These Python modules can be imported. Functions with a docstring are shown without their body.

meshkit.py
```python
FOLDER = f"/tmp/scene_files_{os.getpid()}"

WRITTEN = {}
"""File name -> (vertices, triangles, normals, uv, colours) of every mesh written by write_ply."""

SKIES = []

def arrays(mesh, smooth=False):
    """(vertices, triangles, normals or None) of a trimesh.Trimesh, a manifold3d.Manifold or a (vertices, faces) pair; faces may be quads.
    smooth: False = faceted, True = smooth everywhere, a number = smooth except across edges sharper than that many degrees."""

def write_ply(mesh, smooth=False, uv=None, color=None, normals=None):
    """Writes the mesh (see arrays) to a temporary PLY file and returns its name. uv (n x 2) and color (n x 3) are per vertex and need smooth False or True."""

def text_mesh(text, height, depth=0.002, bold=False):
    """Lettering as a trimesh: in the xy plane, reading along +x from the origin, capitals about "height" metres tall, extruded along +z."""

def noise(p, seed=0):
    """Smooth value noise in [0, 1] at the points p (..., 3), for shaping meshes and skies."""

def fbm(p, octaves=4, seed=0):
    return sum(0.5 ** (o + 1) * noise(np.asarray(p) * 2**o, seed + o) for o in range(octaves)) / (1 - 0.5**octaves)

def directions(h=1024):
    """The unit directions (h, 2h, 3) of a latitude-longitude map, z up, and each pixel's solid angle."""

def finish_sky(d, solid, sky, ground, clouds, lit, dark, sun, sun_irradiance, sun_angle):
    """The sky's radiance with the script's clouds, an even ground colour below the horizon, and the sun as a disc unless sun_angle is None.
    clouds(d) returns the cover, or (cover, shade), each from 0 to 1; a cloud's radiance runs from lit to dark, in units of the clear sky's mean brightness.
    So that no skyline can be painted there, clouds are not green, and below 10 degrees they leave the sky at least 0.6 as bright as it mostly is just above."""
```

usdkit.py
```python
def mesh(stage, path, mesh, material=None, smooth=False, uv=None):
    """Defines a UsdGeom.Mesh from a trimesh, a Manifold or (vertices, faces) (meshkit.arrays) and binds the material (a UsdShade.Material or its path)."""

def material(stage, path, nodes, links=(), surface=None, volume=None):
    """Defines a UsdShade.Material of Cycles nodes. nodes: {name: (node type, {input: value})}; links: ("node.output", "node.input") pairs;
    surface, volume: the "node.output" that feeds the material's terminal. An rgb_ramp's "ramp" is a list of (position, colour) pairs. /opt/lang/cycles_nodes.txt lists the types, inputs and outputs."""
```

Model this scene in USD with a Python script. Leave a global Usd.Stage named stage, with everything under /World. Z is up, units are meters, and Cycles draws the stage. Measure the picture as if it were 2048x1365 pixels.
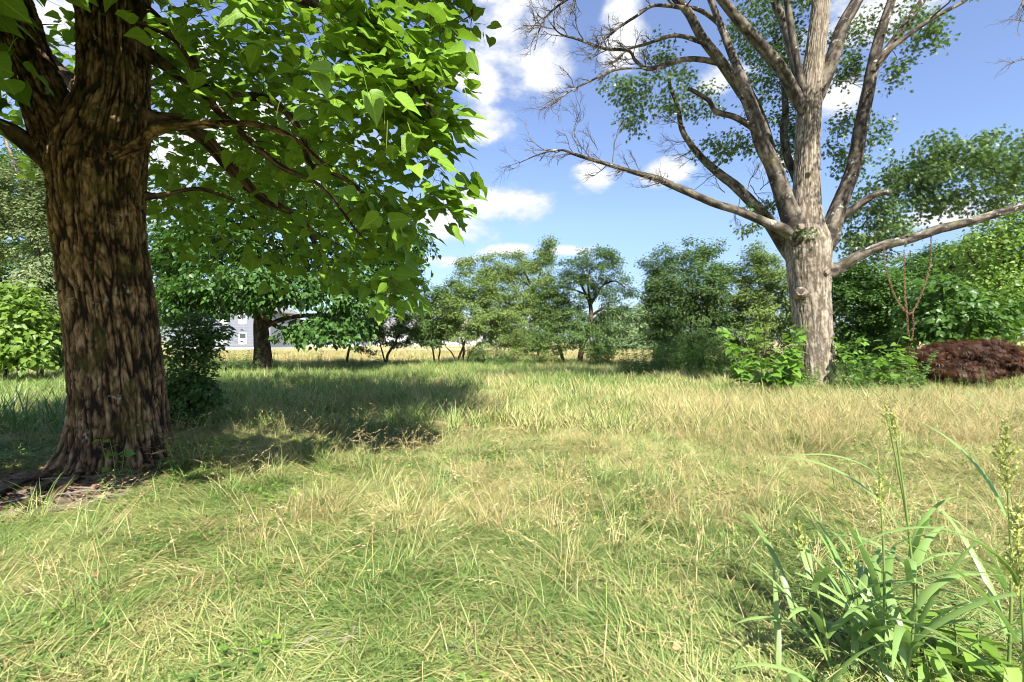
import math, random
import numpy as np
import usdkit, meshkit
from pxr import Usd, UsdGeom, UsdLux, UsdShade, Gf, Sdf, Vt

stage = Usd.Stage.CreateInMemory()
UsdGeom.SetStageUpAxis(stage, 'Z')
UsdGeom.SetStageMetersPerUnit(stage, 1.0)
UsdGeom.Xform.Define(stage, '/World')
UsdGeom.Scope.Define(stage, '/World/Looks')

# ------------------------------------------------------------------ camera, sky, sun, exposure
EYE, F = 1.6, 967.0
EXPOSURE = 1.46
SUN_AZ = math.radians(180 - 17)          # atan2(x, y) of the direction towards the sun: behind the camera, to its right
SUN_EL = math.radians(47)
SUN_I = 1.25
SKY_STRENGTH = 0.079

cam = UsdGeom.Camera.Define(stage, '/World/camera')
cam.CreateHorizontalApertureAttr(36.0)
cam.CreateVerticalApertureAttr(36.0 * 682 / 1024)
cam.CreateFocalLengthAttr(17.0)
cam.CreateClippingRangeAttr(Gf.Vec2f(0.05, 5000))
cam.CreateExposureAttr(EXPOSURE)
UsdGeom.Xformable(cam).AddTransformOp().Set(Gf.Matrix4d(1, 0, 0, 0, 0, 0, 1, 0, 0, -1, 0, 0, 0, 0, EYE, 1))

S = np.array([math.sin(SUN_AZ) * math.cos(SUN_EL), math.cos(SUN_AZ) * math.cos(SUN_EL), math.sin(SUN_EL)])


def build_sky():
    # clouds: soft lumps around given directions of the sky, broken up by noise
    def d(px, py):
        v = np.array([(px - 1024) / F, 1.0, (682 - py) / F])
        return v / np.linalg.norm(v)
    lumps = [(1010, 40, .115, .10), (1065, 135, .085, .075), (955, 170, .08, .05), (950, 243, .10, .046), (975, 410, .15, .068), (900, 450, .15, .06),
             (1186, 356, .055, .036), (1345, 345, .065, .034), (1010, 500, .11, .018), (890, 520, .10, .02), (1130, 503, .09, .016), (1250, 60, .05, .09),
             (1425, 170, .08, .04), (1680, 185, .055, .045), (1745, 25, .15, .06), (1885, 432, .10, .035), (1710, 545, .05, .025), 
             (150, 60, .10, .10), (480, 300, .3, .2), (1560, 330, .06, .03)]
    nodes = {'tc': ('texture_coordinate', {}), 'sky': ('sky_texture', dict(sky_type='single_scattering', sun_disc=False, sun_elevation=SUN_EL, sun_rotation=SUN_AZ, air_density=1.0, aerosol_density=0.5, ozone_density=2.0)),
             'nz': ('noise_texture', dict(scale=9.0, detail=8.0, roughness=0.6, distortion=0.2)),
             'nmap': ('mapping', dict(scale=(1.0, 1.0, 1.7))),
             'nbig': ('noise_texture', dict(scale=2.3, detail=4.0, roughness=0.5)),
             'bg': ('background_shader', dict(strength=SKY_STRENGTH))}
    links = [('tc.generated', 'nmap.vector'), ('nmap.vector', 'nz.vector'), ('nmap.vector', 'nbig.vector')]
    prev = None
    for i, (px, py, rx, rz) in enumerate(lumps):
        c = d(px, py)
        nodes[f'm{i}'] = ('mapping', dict(location=tuple(-c / np.array([rx, rx * 3, rz])), scale=(1 / rx, 1 / (rx * 3), 1 / rz)))
        nodes[f'g{i}'] = ('gradient_texture', dict(gradient_type='spherical'))
        links += [('tc.generated', f'm{i}.vector'), (f'm{i}.vector', f'g{i}.vector')]
        if prev is None:
            prev = f'g{i}.fac'
        else:
            nodes[f'x{i}'] = ('math', dict(math_type='maximum'))
            links += [(prev, f'x{i}.value1'), (f'g{i}.fac', f'x{i}.value2')]
            prev = f'x{i}.value'
    # elsewhere in the sky: scattered clouds of the same kind
    nodes['sep'] = ('separate_xyz', {})
    nodes['behind'] = ('map_range', dict(from_min=0.55, from_max=0.1, to_min=0.0, to_max=0.75, clamp=True))
    nodes['far'] = ('map_range', dict(from_min=0.5, from_max=0.66, to_min=0.0, to_max=0.8, clamp=True))
    nodes['fb'] = ('math', dict(math_type='multiply'))
    nodes['mx'] = ('math', dict(math_type='maximum'))
    nodes['ncen'] = ('math', dict(math_type='subtract', value2=0.5))
    nodes['nmul'] = ('math', dict(math_type='multiply', value2=2.7))
    nodes['sum'] = ('math', dict(math_type='add'))
    nodes['cov'] = ('map_range', dict(range_type='smoothstep', from_min=0.10, from_max=0.85, to_min=0, to_max=0.93, clamp=True))
    nodes['shade'] = ('rgb_ramp', {'ramp': [(0.0, (3.5, 3.72, 4.1)), (0.45, (4.5, 4.62, 4.8)), (1.0, (5.7, 5.7, 5.65))]})
    # deeper blue overhead, a pale band above the horizon, as the photograph's sky has
    nodes['up'] = ('map_range', dict(from_min=0.02, from_max=0.55, to_min=0, to_max=1, clamp=True))
    nodes['grade'] = ('rgb_ramp', {'ramp': [(0.0, (0.50, 0.56, 0.70)), (0.12, (0.66, 0.69, 0.80)), (0.4, (0.98, 0.97, 1.08)), (1.0, (1.24, 1.12, 1.20))]})
    nodes['tint'] = ('mix', dict(mix_type='multiply', fac=1.0))
    nodes['mixc'] = ('mix', dict(mix_type='mix'))
    links += [('tc.generated', 'sep.vector'), ('sep.y', 'behind.value'), ('nbig.fac', 'far.value'), ('behind.result', 'fb.value1'), ('far.result', 'fb.value2'),
              (prev, 'mx.value1'), ('fb.value', 'mx.value2'), ('nz.fac', 'ncen.value1'), ('ncen.value', 'nmul.value1'), ('mx.value', 'sum.value1'), ('nmul.value', 'sum.value2'),
              ('sum.value', 'cov.value'), ('sum.value', 'shade.fac'), ('sep.z', 'up.value'), ('up.result', 'grade.fac'), ('sky.color', 'tint.color1'), ('grade.color', 'tint.color2'),
              ('tint.color', 'mixc.color1'), ('shade.color', 'mixc.color2'), ('cov.result', 'mixc.fac'), ('mixc.color', 'bg.color')]
    # no cloud where there is no lump at all
    nodes['gate'] = ('map_range', dict(from_min=0.0, from_max=0.22, to_min=0, to_max=1, clamp=True))
    nodes['gm'] = ('math', dict(math_type='multiply'))
    links += [('mx.value', 'gate.value'), ('cov.result', 'gm.value1'), ('gate.result', 'gm.value2')]
    links = [l for l in links if l != ('cov.result', 'mixc.fac')] + [('gm.value', 'mixc.fac')]
    m = usdkit.material(stage, '/World/Looks/sky', nodes, links, surface='bg.background')
    dome = UsdLux.DomeLight.Define(stage, '/World/sky')
    dome.CreateIntensityAttr(1.0)
    UsdShade.MaterialBindingAPI.Apply(dome.GetPrim()).Bind(m)
    p = dome.GetPrim()
    p.SetCustomDataByKey('kind', 'structure')
    p.SetCustomDataByKey('label', 'blue summer sky with scattered white clouds')
    sun = UsdLux.DistantLight.Define(stage, '/World/sun')
    sun.CreateIntensityAttr(SUN_I)
    sun.CreateAngleAttr(0.53)
    sun.CreateColorAttr(Gf.Vec3f(1.0, 0.955, 0.87))
    sun.CreateNormalizeAttr(True)
    z = S
    x = np.cross([0, 0, 1], z); x /= np.linalg.norm(x)
    y = np.cross(z, x)
    UsdGeom.Xformable(sun).AddTransformOp().Set(Gf.Matrix4d(*x, 0, *y, 0, *z, 0, 0, 0, 0, 1))


build_sky()

# ------------------------------------------------------------------ helpers
RNG = np.random.default_rng(7)
NAMES = {}


def numbered(parent, name):
    k = NAMES.get((parent, name), 0)
    NAMES[(parent, name)] = k + 1
    return name if k == 0 else f'{name}_{k:03d}'


def keys(p, **kw):
    for k, v in kw.items():
        if v:
            p.SetCustomDataByKey(k, v)
    return p


def thing(name, label, category, loc=(0, 0, 0), group=None):
    path = '/World/' + numbered('/World', name)
    x = UsdGeom.Xform.Define(stage, path)
    x.AddTranslateOp().Set(Gf.Vec3d(*map(float, loc)))
    keys(x.GetPrim(), label=label, category=category, group=group)
    x.origin = np.array(loc, float)
    return x


def unit(v):
    v = np.asarray(v, float)
    return v / np.maximum(np.linalg.norm(v, axis=-1, keepdims=True), 1e-12)


def vnormals(v, f):
    n = np.zeros_like(v)
    c = np.cross(v[f[:, 1]] - v[f[:, 0]], v[f[:, 2]] - v[f[:, 0]])
    for k in range(3):
        np.add.at(n, f[:, k], c)
    return unit(n)


class MB:
    def __init__(self):
        self.v, self.f, self.a, self.u, self.n = [], [], [], [], 0

    def add(self, v, f, a=None, uv=None):
        v, f = np.asarray(v, float).reshape(-1, 3), np.asarray(f, int)
        self.v.append(v); self.f.append(f + self.n); self.n += len(v)
        self.a.append(np.zeros(len(v)) if a is None else np.broadcast_to(np.asarray(a, float), (len(v),)))
        self.u.append(np.zeros((len(v), 2)) if uv is None else np.asarray(uv, float))
        return self

    def box(self, c, s, a=0.0):
        c, s = np.asarray(c, float), np.asarray(s, float) / 2
        v = np.array([[x, y, z] for x in (-1, 1) for y in (-1, 1) for z in (-1, 1)]) * s + c
        f = [[0, 1, 3], [0, 3, 2], [4, 6, 7], [4, 7, 5], [0, 4, 5], [0, 5, 1], [2, 3, 7], [2, 7, 6], [0, 2, 6], [0, 6, 4], [1, 5, 7], [1, 7, 3]]
        return self.add(v, f, a)

    def tube(self, pts, rad, sides=6, a=0.0, cap=True):
        p = np.asarray(pts, float)
        r = np.broadcast_to(np.asarray(rad, float), (len(p),))
        t = unit(np.gradient(p, axis=0))
        ref = np.array([0, 0, 1.0]) if abs(t[:, 2]).mean() < 0.8 else np.array([1.0, 0, 0])
        A = unit(np.cross(t, ref)); B = np.cross(t, A)
        ang = np.arange(sides) * 2 * np.pi / sides
        v = p[:, None] + r[:, None, None] * (np.cos(ang)[None, :, None] * A[:, None] + np.sin(ang)[None, :, None] * B[:, None])
        i, j = np.meshgrid(np.arange(len(p) - 1), np.arange(sides), indexing='ij')
        i, j = i.ravel(), j.ravel(); k = (j + 1) % sides
        q = np.stack([i * sides + j, i * sides + k, (i + 1) * sides + k, (i + 1) * sides + j], 1)
        f = np.vstack([q[:, [0, 2, 1]], q[:, [0, 3, 2]]])
        v = v.reshape(-1, 3)
        if cap:
            n = len(v)
            v = np.vstack([v, p[:1], p[-1:]])
            jj = np.arange(sides); kk = (jj + 1) % sides; e = (len(p) - 1) * sides
            f = np.vstack([f, np.stack([np.full(sides, n), jj, kk], 1), np.stack([np.full(sides, n + 1), e + kk, e + jj], 1)])
        return self.add(v, f, a)

    def build(self, name, mat, parent=None, smooth=False, kind=None, label=None, category=None, group=None, normals=None):
        root = '/World' if parent is None else str(parent.GetPath())
        path = root + '/' + numbered(root, name)
        v, f = np.vstack(self.v), np.vstack(self.f)
        a, u = np.concatenate(self.a), np.vstack(self.u)
        if parent is not None and hasattr(parent, 'origin'):
            v = v - parent.origin
        m = UsdGeom.Mesh.Define(stage, path)
        m.CreatePointsAttr(Vt.Vec3fArray.FromNumpy(v.astype(np.float32)))
        m.CreateFaceVertexCountsAttr(Vt.IntArray.FromNumpy(np.full(len(f), 3, np.int32)))
        m.CreateFaceVertexIndicesAttr(Vt.IntArray.FromNumpy(f.astype(np.int32).ravel()))
        m.CreateSubdivisionSchemeAttr('none')
        m.CreateDoubleSidedAttr(True)
        if smooth:
            m.CreateNormalsAttr(Vt.Vec3fArray.FromNumpy(vnormals(v, f).astype(np.float32)))
            m.SetNormalsInterpolation('vertex')
        api = UsdGeom.PrimvarsAPI(m)
        api.CreatePrimvar('rnd', Sdf.ValueTypeNames.FloatArray, 'vertex').Set(Vt.FloatArray.FromNumpy(a.astype(np.float32)))
        if np.abs(u).max() > 0:
            api.CreatePrimvar('st', Sdf.ValueTypeNames.TexCoord2fArray, 'vertex').Set(Vt.Vec2fArray.FromNumpy(u.astype(np.float32)))
        UsdShade.MaterialBindingAPI.Apply(m.GetPrim()).Bind(mat)
        keys(m.GetPrim(), kind=kind, label=label, category=category, group=group)
        m.origin = parent.origin if parent is not None and hasattr(parent, 'origin') else np.zeros(3)
        return m


def gh(x, y):
    """Height of the ground."""
    x, y = np.asarray(x, float), np.asarray(y, float)
    h = 0.05 * np.sin(x * 0.55 + 0.7) * np.sin(y * 0.43 + 0.2) + 0.03 * np.sin(x * 1.3 + y * 0.9)
    h = h + 0.10 * np.exp(-((x - 9.8) ** 2 + (y - 15.5) ** 2) / 9)
    h = h + 0.12 * np.exp(-((x + 4.9) ** 2 + (y - 6.1) ** 2) / 2.2)
    h = h * np.clip(y / 2.0, 0.2, 1)
    far = np.clip((y - 34) / 60, 0, 1)
    return h * (1 - far) + 0.35 * far


def P(x, y, d):
    return np.array([(x - 1024) / F * d, d, EYE + (682 - y) / F * d])


def G(x, d):
    X = (x - 1024) / F * d
    return np.array([X, d, float(gh(X, d))])


def spline(pts, n):
    """Catmull-Rom through rows of pts (any width), n samples."""
    p = np.asarray(pts, float)
    p = np.vstack([2 * p[0] - p[1], p, 2 * p[-1] - p[-2]])
    m = len(p) - 3
    t = np.linspace(0, m - 1e-9, n)
    i = t.astype(int); u = (t - i)[:, None]
    a, b, c, d = p[i], p[i + 1], p[i + 2], p[i + 3]
    return 0.5 * (2 * b + (c - a) * u + (2 * a - 5 * b + 4 * c - d) * u ** 2 + (3 * b - a - 3 * c + d) * u ** 3)


# ------------------------------------------------------------------ materials
def mat(name, nodes, links, surface):
    return usdkit.material(stage, '/World/Looks/' + name, nodes, links, surface=surface)


def plain(name, color, rough=0.6, var=0.0, scale=6.0, bump=0.0, metallic=0.0):
    c = np.array(color)
    nodes = {'g': ('geometry', {}), 'n': ('noise_texture', dict(scale=scale, detail=5.0, roughness=0.6)),
             'r': ('rgb_ramp', {'ramp': [(0.3, tuple(c * (1 - var))), (0.7, tuple(np.minimum(c * (1 + var), 1)))]}),
             'b': ('bump', dict(strength=bump, distance=0.02)), 'p': ('principled_bsdf', dict(roughness=rough, metallic=metallic))}
    links = [('g.position', 'n.vector'), ('n.fac', 'r.fac'), ('r.color', 'p.base_color')]
    if bump:
        links += [('n.fac', 'b.height'), ('b.normal', 'p.normal')]
    return mat(name, nodes, links, 'p.BSDF')


def leaf_mat(name, dark, light, trans, tfac=0.35, rough=0.45, spec=0.4, scale=0.8, veins=False):
    """Leaf: dark..light by the leaf's own random number and by broad patches; translucent share lets the sun through."""
    nodes = {'a': ('attribute', dict(attribute='rnd')), 'g': ('geometry', {}), 'n': ('noise_texture', dict(scale=scale, detail=3.0)),
             'm': ('math', dict(math_type='multiply_add', value2=0.7, value3=-0.12)), 's': ('math', dict(math_type='multiply_add', value2=0.55)),
             'r': ('rgb_ramp', {'ramp': [(0.0, dark), (0.55, tuple((np.array(dark) + light) / 2)), (1.0, light)]}),
             'p': ('principled_bsdf', dict(roughness=rough, specular_ior_level=spec)),
             't': ('translucent_bsdf', dict(color=trans)), 'x': ('mix_closure', dict(fac=tfac))}
    links = [('g.position', 'n.vector'), ('n.fac', 'm.value1'), ('a.fac', 's.value1'), ('m.value', 's.value3'), ('s.value', 'r.fac'),
             ('p.BSDF', 'x.closure1'), ('t.BSDF', 'x.closure2')]
    if veins:
        nodes.update({'uv': ('attribute', dict(attribute='st')), 'w': ('separate_xyz', {}), 'ab': ('math', dict(math_type='absolute')),
                      'rib': ('map_range', dict(from_min=0.008, from_max=0.03, to_min=1, to_max=0, clamp=True)),
                      'sl': ('math', dict(math_type='multiply_add', value2=-0.75)), 'fr': ('math', dict(math_type='multiply', value2=6.5)), 'fc': ('math', dict(math_type='fraction')),
                      'sv': ('map_range', dict(from_min=0.0, from_max=0.13, to_min=0.7, to_max=0, clamp=True)), 'mxv': ('math', dict(math_type='maximum')),
                      'vm': ('math', dict(math_type='multiply', value2=0.45)),
                      'vc': ('mix', dict(mix_type='mix', color2=tuple(np.minimum(np.array(light) * 1.7, 1)))), 'bp': ('bump', dict(strength=0.35, distance=0.004, invert=True))})
        links += [('uv.vector', 'w.vector'), ('w.x', 'ab.value1'), ('ab.value', 'rib.value'), ('ab.value', 'sl.value1'), ('w.y', 'sl.value3'), ('sl.value', 'fr.value1'), ('fr.value', 'fc.value1'),
                  ('fc.value', 'sv.value'), ('rib.result', 'mxv.value1'), ('sv.result', 'mxv.value2'), ('mxv.value', 'vm.value1'), ('vm.value', 'vc.fac'), ('r.color', 'vc.color1'), ('vc.color', 'p.base_color'),
                  ('mxv.value', 'bp.height'), ('bp.normal', 'p.normal')]
    else:
        links.append(('r.color', 'p.base_color'))
    return mat(name, nodes, links, 'x.closure')


def bark_mat(name, low, mid, high, lichen=(0.34, 0.36, 0.29), lichen_at=0.62, moss=(0.07, 0.075, 0.02), moss_at=0.6, scale=14.0, stretch=5.0, bump=0.5, patch=1.6):
    nodes = {'a': ('attribute', dict(attribute='rnd')), 'g': ('geometry', {}), 'mp': ('mapping', dict(scale=(1, 1, 1 / stretch))),
             'n': ('noise_texture', dict(scale=scale, detail=7.0, roughness=0.65)), 'n2': ('noise_texture', dict(scale=patch, detail=5.0, roughness=0.6)), 'n3': ('noise_texture', dict(scale=patch * 2.3, detail=6.0, roughness=0.7)),
             'mvl': ('vector_math', dict(math_type='add', vector2=(7.3, 2.1, 4.4))),
             'f': ('math', dict(math_type='multiply_add', value2=0.85, value3=-0.41)), 's': ('math', dict(math_type='add')),
             'r': ('rgb_ramp', {'ramp': [(0.1, low), (0.5, mid), (0.95, high)]}),
             'k': ('map_range', dict(from_min=lichen_at, from_max=lichen_at + 0.06, to_min=0, to_max=0.8, clamp=True)),
             'q': ('map_range', dict(from_min=moss_at, from_max=moss_at + 0.16, to_min=0, to_max=0.75, clamp=True)),
             'c1': ('mix', dict(color2=lichen)), 'c2': ('mix', dict(color2=moss)),
             'b': ('bump', dict(strength=bump, distance=0.02)), 'p': ('principled_bsdf', dict(roughness=0.9, specular_ior_level=0.2))}
    links = [('g.position', 'mp.vector'), ('mp.vector', 'n.vector'), ('g.position', 'n2.vector'), ('g.position', 'mvl.vector1'), ('mvl.vector', 'n3.vector'), ('n.fac', 'f.value1'), ('f.value', 's.value1'), ('a.fac', 's.value2'), ('s.value', 'r.fac'),
             ('n3.fac', 'k.value'), ('n2.fac', 'q.value'), ('r.color', 'c2.color1'), ('q.result', 'c2.fac'), ('c2.color', 'c1.color1'), ('k.result', 'c1.fac'), ('c1.color', 'p.base_color'), ('n.fac', 'b.height'), ('b.normal', 'p.normal')]
    return mat(name, nodes, links, 'p.BSDF')


def grass_mat(name, stops, bias=0.0, noise=0.42, scale=1.5, tfac=0.3):
    nodes = {'a': ('attribute', dict(attribute='rnd')), 'g': ('geometry', {}), 'n': ('noise_texture', dict(scale=scale, detail=4.0, roughness=0.6)),
             'm': ('math', dict(math_type='multiply_add', value2=noise * 2, value3=-noise + bias)), 's': ('math', dict(math_type='multiply_add', value2=0.55)),
             'r': ('rgb_ramp', {'ramp': stops}), 'p': ('principled_bsdf', dict(roughness=0.5, specular_ior_level=0.35)), 't': ('translucent_bsdf', {}), 'x': ('mix_closure', dict(fac=tfac))}
    links = [('g.position', 'n.vector'), ('n.fac', 'm.value1'), ('a.fac', 's.value1'), ('m.value', 's.value3'), ('s.value', 'r.fac'), ('r.color', 'p.base_color'), ('r.color', 't.color'),
             ('p.BSDF', 'x.closure1'), ('t.BSDF', 'x.closure2')]
    return mat(name, nodes, links, 'x.closure')


M = dict(
    catalpa_leaf=leaf_mat('catalpa_leaf', (0.070, 0.155, 0.018), (0.200, 0.325, 0.036), (0.25, 0.44, 0.03), 0.25, 0.5, 0.25, 1.1, veins=True),
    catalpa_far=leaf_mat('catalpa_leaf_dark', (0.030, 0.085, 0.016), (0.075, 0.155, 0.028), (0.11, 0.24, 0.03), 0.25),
    sapling_leaf=leaf_mat('sapling_leaf', (0.07, 0.16, 0.02), (0.15, 0.28, 0.04), (0.22, 0.40, 0.04), 0.35, veins=True),
    oak_leaf=leaf_mat('oak_leaf', (0.045, 0.095, 0.024), (0.150, 0.225, 0.065), (0.12, 0.22, 0.04), 0.28, 0.4, 0.5, 0.6),
    apple_leaf=leaf_mat('apple_leaf', (0.042, 0.088, 0.022), (0.130, 0.205, 0.055), (0.14, 0.26, 0.04), 0.25, 0.5, 0.35, 0.5),
    olive_leaf=leaf_mat('olive_leaf', (0.085, 0.140, 0.034), (0.235, 0.315, 0.085), (0.22, 0.34, 0.06), 0.3, 0.5, 0.35, 0.6),
    thicket_leaf=leaf_mat('thicket_leaf', (0.028, 0.070, 0.014), (0.100, 0.190, 0.034), (0.13, 0.28, 0.03), 0.28),
    bright_leaf=leaf_mat('bright_leaf', (0.075, 0.145, 0.022), (0.20, 0.30, 0.05), (0.26, 0.42, 0.05), 0.35),
    pale_leaf=leaf_mat('pale_leaf', (0.10, 0.145, 0.055), (0.23, 0.28, 0.12), (0.20, 0.28, 0.08), 0.3),
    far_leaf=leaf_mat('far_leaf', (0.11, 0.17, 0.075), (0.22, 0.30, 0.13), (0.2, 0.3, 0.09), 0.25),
    shrub_leaf=leaf_mat('shrub_leaf', (0.035, 0.085, 0.022), (0.110, 0.200, 0.050), (0.12, 0.26, 0.04), 0.25, 0.4),
    weed_leaf=leaf_mat('weed_leaf', (0.055, 0.115, 0.025), (0.13, 0.225, 0.055), (0.15, 0.28, 0.04), 0.3),
    lime_leaf=leaf_mat('lime_leaf', (0.12, 0.22, 0.03), (0.24, 0.36, 0.06), (0.3, 0.5, 0.06), 0.35),
    maple_leaf=leaf_mat('maple_leaf', (0.018, 0.009, 0.005), (0.110, 0.047, 0.019), (0.15, 0.05, 0.014), 0.3, 0.5, 0.3, 2.5),
    reed=leaf_mat('reed_blade', (0.150, 0.255, 0.065), (0.290, 0.410, 0.135), (0.20, 0.36, 0.08), 0.3, 0.4, 0.5, 2.0),
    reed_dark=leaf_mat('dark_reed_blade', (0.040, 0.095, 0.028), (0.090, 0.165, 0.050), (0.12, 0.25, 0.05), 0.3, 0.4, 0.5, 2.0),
    seed_head=leaf_mat('seed_head', (0.28, 0.34, 0.09), (0.48, 0.48, 0.17), (0.3, 0.36, 0.1), 0.2, 0.6, 0.2, 5.0),
    litter=leaf_mat('litter', (0.05, 0.03, 0.018), (0.24, 0.15, 0.085), (0.1, .05, .02), .1, .8, .1, 6.0),
    dry_leaf=plain('dry_leaf', (0.36, 0.22, 0.10), 0.8, 0.3, 30),
    catalpa_bark=bark_mat('catalpa_bark', (0.014, 0.009, 0.006), (0.112, 0.069, 0.038), (0.330, 0.228, 0.140), moss=(0.075, 0.070, 0.018), moss_at=0.52, lichen_at=0.62, patch=2.1, scale=34, stretch=4.0, bump=1.0),
    catalpa_limb=bark_mat('catalpa_limb_bark', (0.020, 0.013, 0.009), (0.080, 0.052, 0.034), (0.170, 0.120, 0.080), moss_at=0.56, lichen_at=0.66, scale=22),
    oak_bark=bark_mat('oak_bark', (0.105, 0.085, 0.063), (0.240, 0.200, 0.152), (0.360, 0.310, 0.245), lichen=(0.36, 0.37, 0.32), lichen_at=0.64, moss=(0.14, 0.12, 0.06), moss_at=0.58, scale=18, stretch=7.0, bump=0.7),
    oak_limb=bark_mat('oak_limb_bark', (0.030, 0.025, 0.020), (0.105, 0.088, 0.069), (0.205, 0.177, 0.141), lichen=(0.40, 0.42, 0.38), lichen_at=0.60, moss=(0.11, 0.10, 0.04), moss_at=0.56, scale=24, stretch=2.0, bump=0.6, patch=1.9),
    twig=bark_mat('twig_bark', (0.050, 0.042, 0.034), (0.125, 0.105, 0.085), (0.200, 0.170, 0.140), scale=30),
    dark_bark=bark_mat('dark_bark', (0.025, 0.018, 0.013), (0.075, 0.055, 0.040), (0.150, 0.115, 0.085), scale=30),
    pale_bark=bark_mat('pale_bark', (0.06, 0.05, 0.04), (0.17, 0.145, 0.115), (0.28, 0.24, 0.2), scale=30),
    heartwood=plain('cut_wood', (0.20, 0.15, 0.115), 0.8, 0.25, 40, 0.3),
    hollow=plain('hollow_wood', (0.07, 0.045, 0.03), 0.9, 0.3, 40, 0.3),
    stem=plain('green_stem', (0.14, 0.20, 0.05), 0.5, 0.2, 10),
    rust=plain('rusty_iron', (0.24, 0.12, 0.075), 0.75, 0.35, 60, 0.2, 0.3),
)


def soil_material():
    nodes = {'g': ('geometry', {}), 'n': ('noise_texture', dict(scale=0.55, detail=6.0, roughness=0.6)), 'n2': ('noise_texture', dict(scale=26.0, detail=8.0, roughness=0.7)),
             'r': ('rgb_ramp', {'ramp': [(0.30, (0.24, 0.25, 0.09)), (0.5, (0.36, 0.32, 0.135)), (0.7, (0.46, 0.38, 0.19))]}),
             'r2': ('rgb_ramp', {'ramp': [(0.3, (0.55, 0.55, 0.55)), (0.7, (1.15, 1.15, 1.15))]}), 'x': ('mix', dict(mix_type='multiply', fac=1.0)),
             'sep': ('separate_xyz', {}), 'fy': ('map_range', dict(from_min=33.0, from_max=45.0, to_min=0, to_max=1, clamp=True)),
             'nf': ('noise_texture', dict(scale=0.09, detail=6.0, roughness=0.65)), 'mpf': ('mapping', dict(scale=(0.35, 1, 1))),
             'rf': ('rgb_ramp', {'ramp': [(0.35, (0.20, 0.215, 0.085)), (0.5, (0.33, 0.285, 0.135)), (0.68, (0.42, 0.335, 0.18))]}), 'xf': ('mix', {}),
             'b': ('bump', dict(strength=0.6, distance=0.05)), 'p': ('principled_bsdf', dict(roughness=0.95, specular_ior_level=0.1))}
    links = [('g.position', 'n.vector'), ('g.position', 'n2.vector'), ('n.fac', 'r.fac'), ('n2.fac', 'r2.fac'), ('r.color', 'x.color1'), ('r2.color', 'x.color2'), ('g.position', 'sep.vector'), ('sep.y', 'fy.value'),
             ('g.position', 'mpf.vector'), ('mpf.vector', 'nf.vector'), ('nf.fac', 'rf.fac'), ('x.color', 'xf.color1'), ('rf.color', 'xf.color2'), ('fy.result', 'xf.fac'), ('xf.color', 'p.base_color'), ('n2.fac', 'b.height'), ('b.normal', 'p.normal')]
    return mat('meadow_ground', nodes, links, 'p.BSDF')


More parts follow.
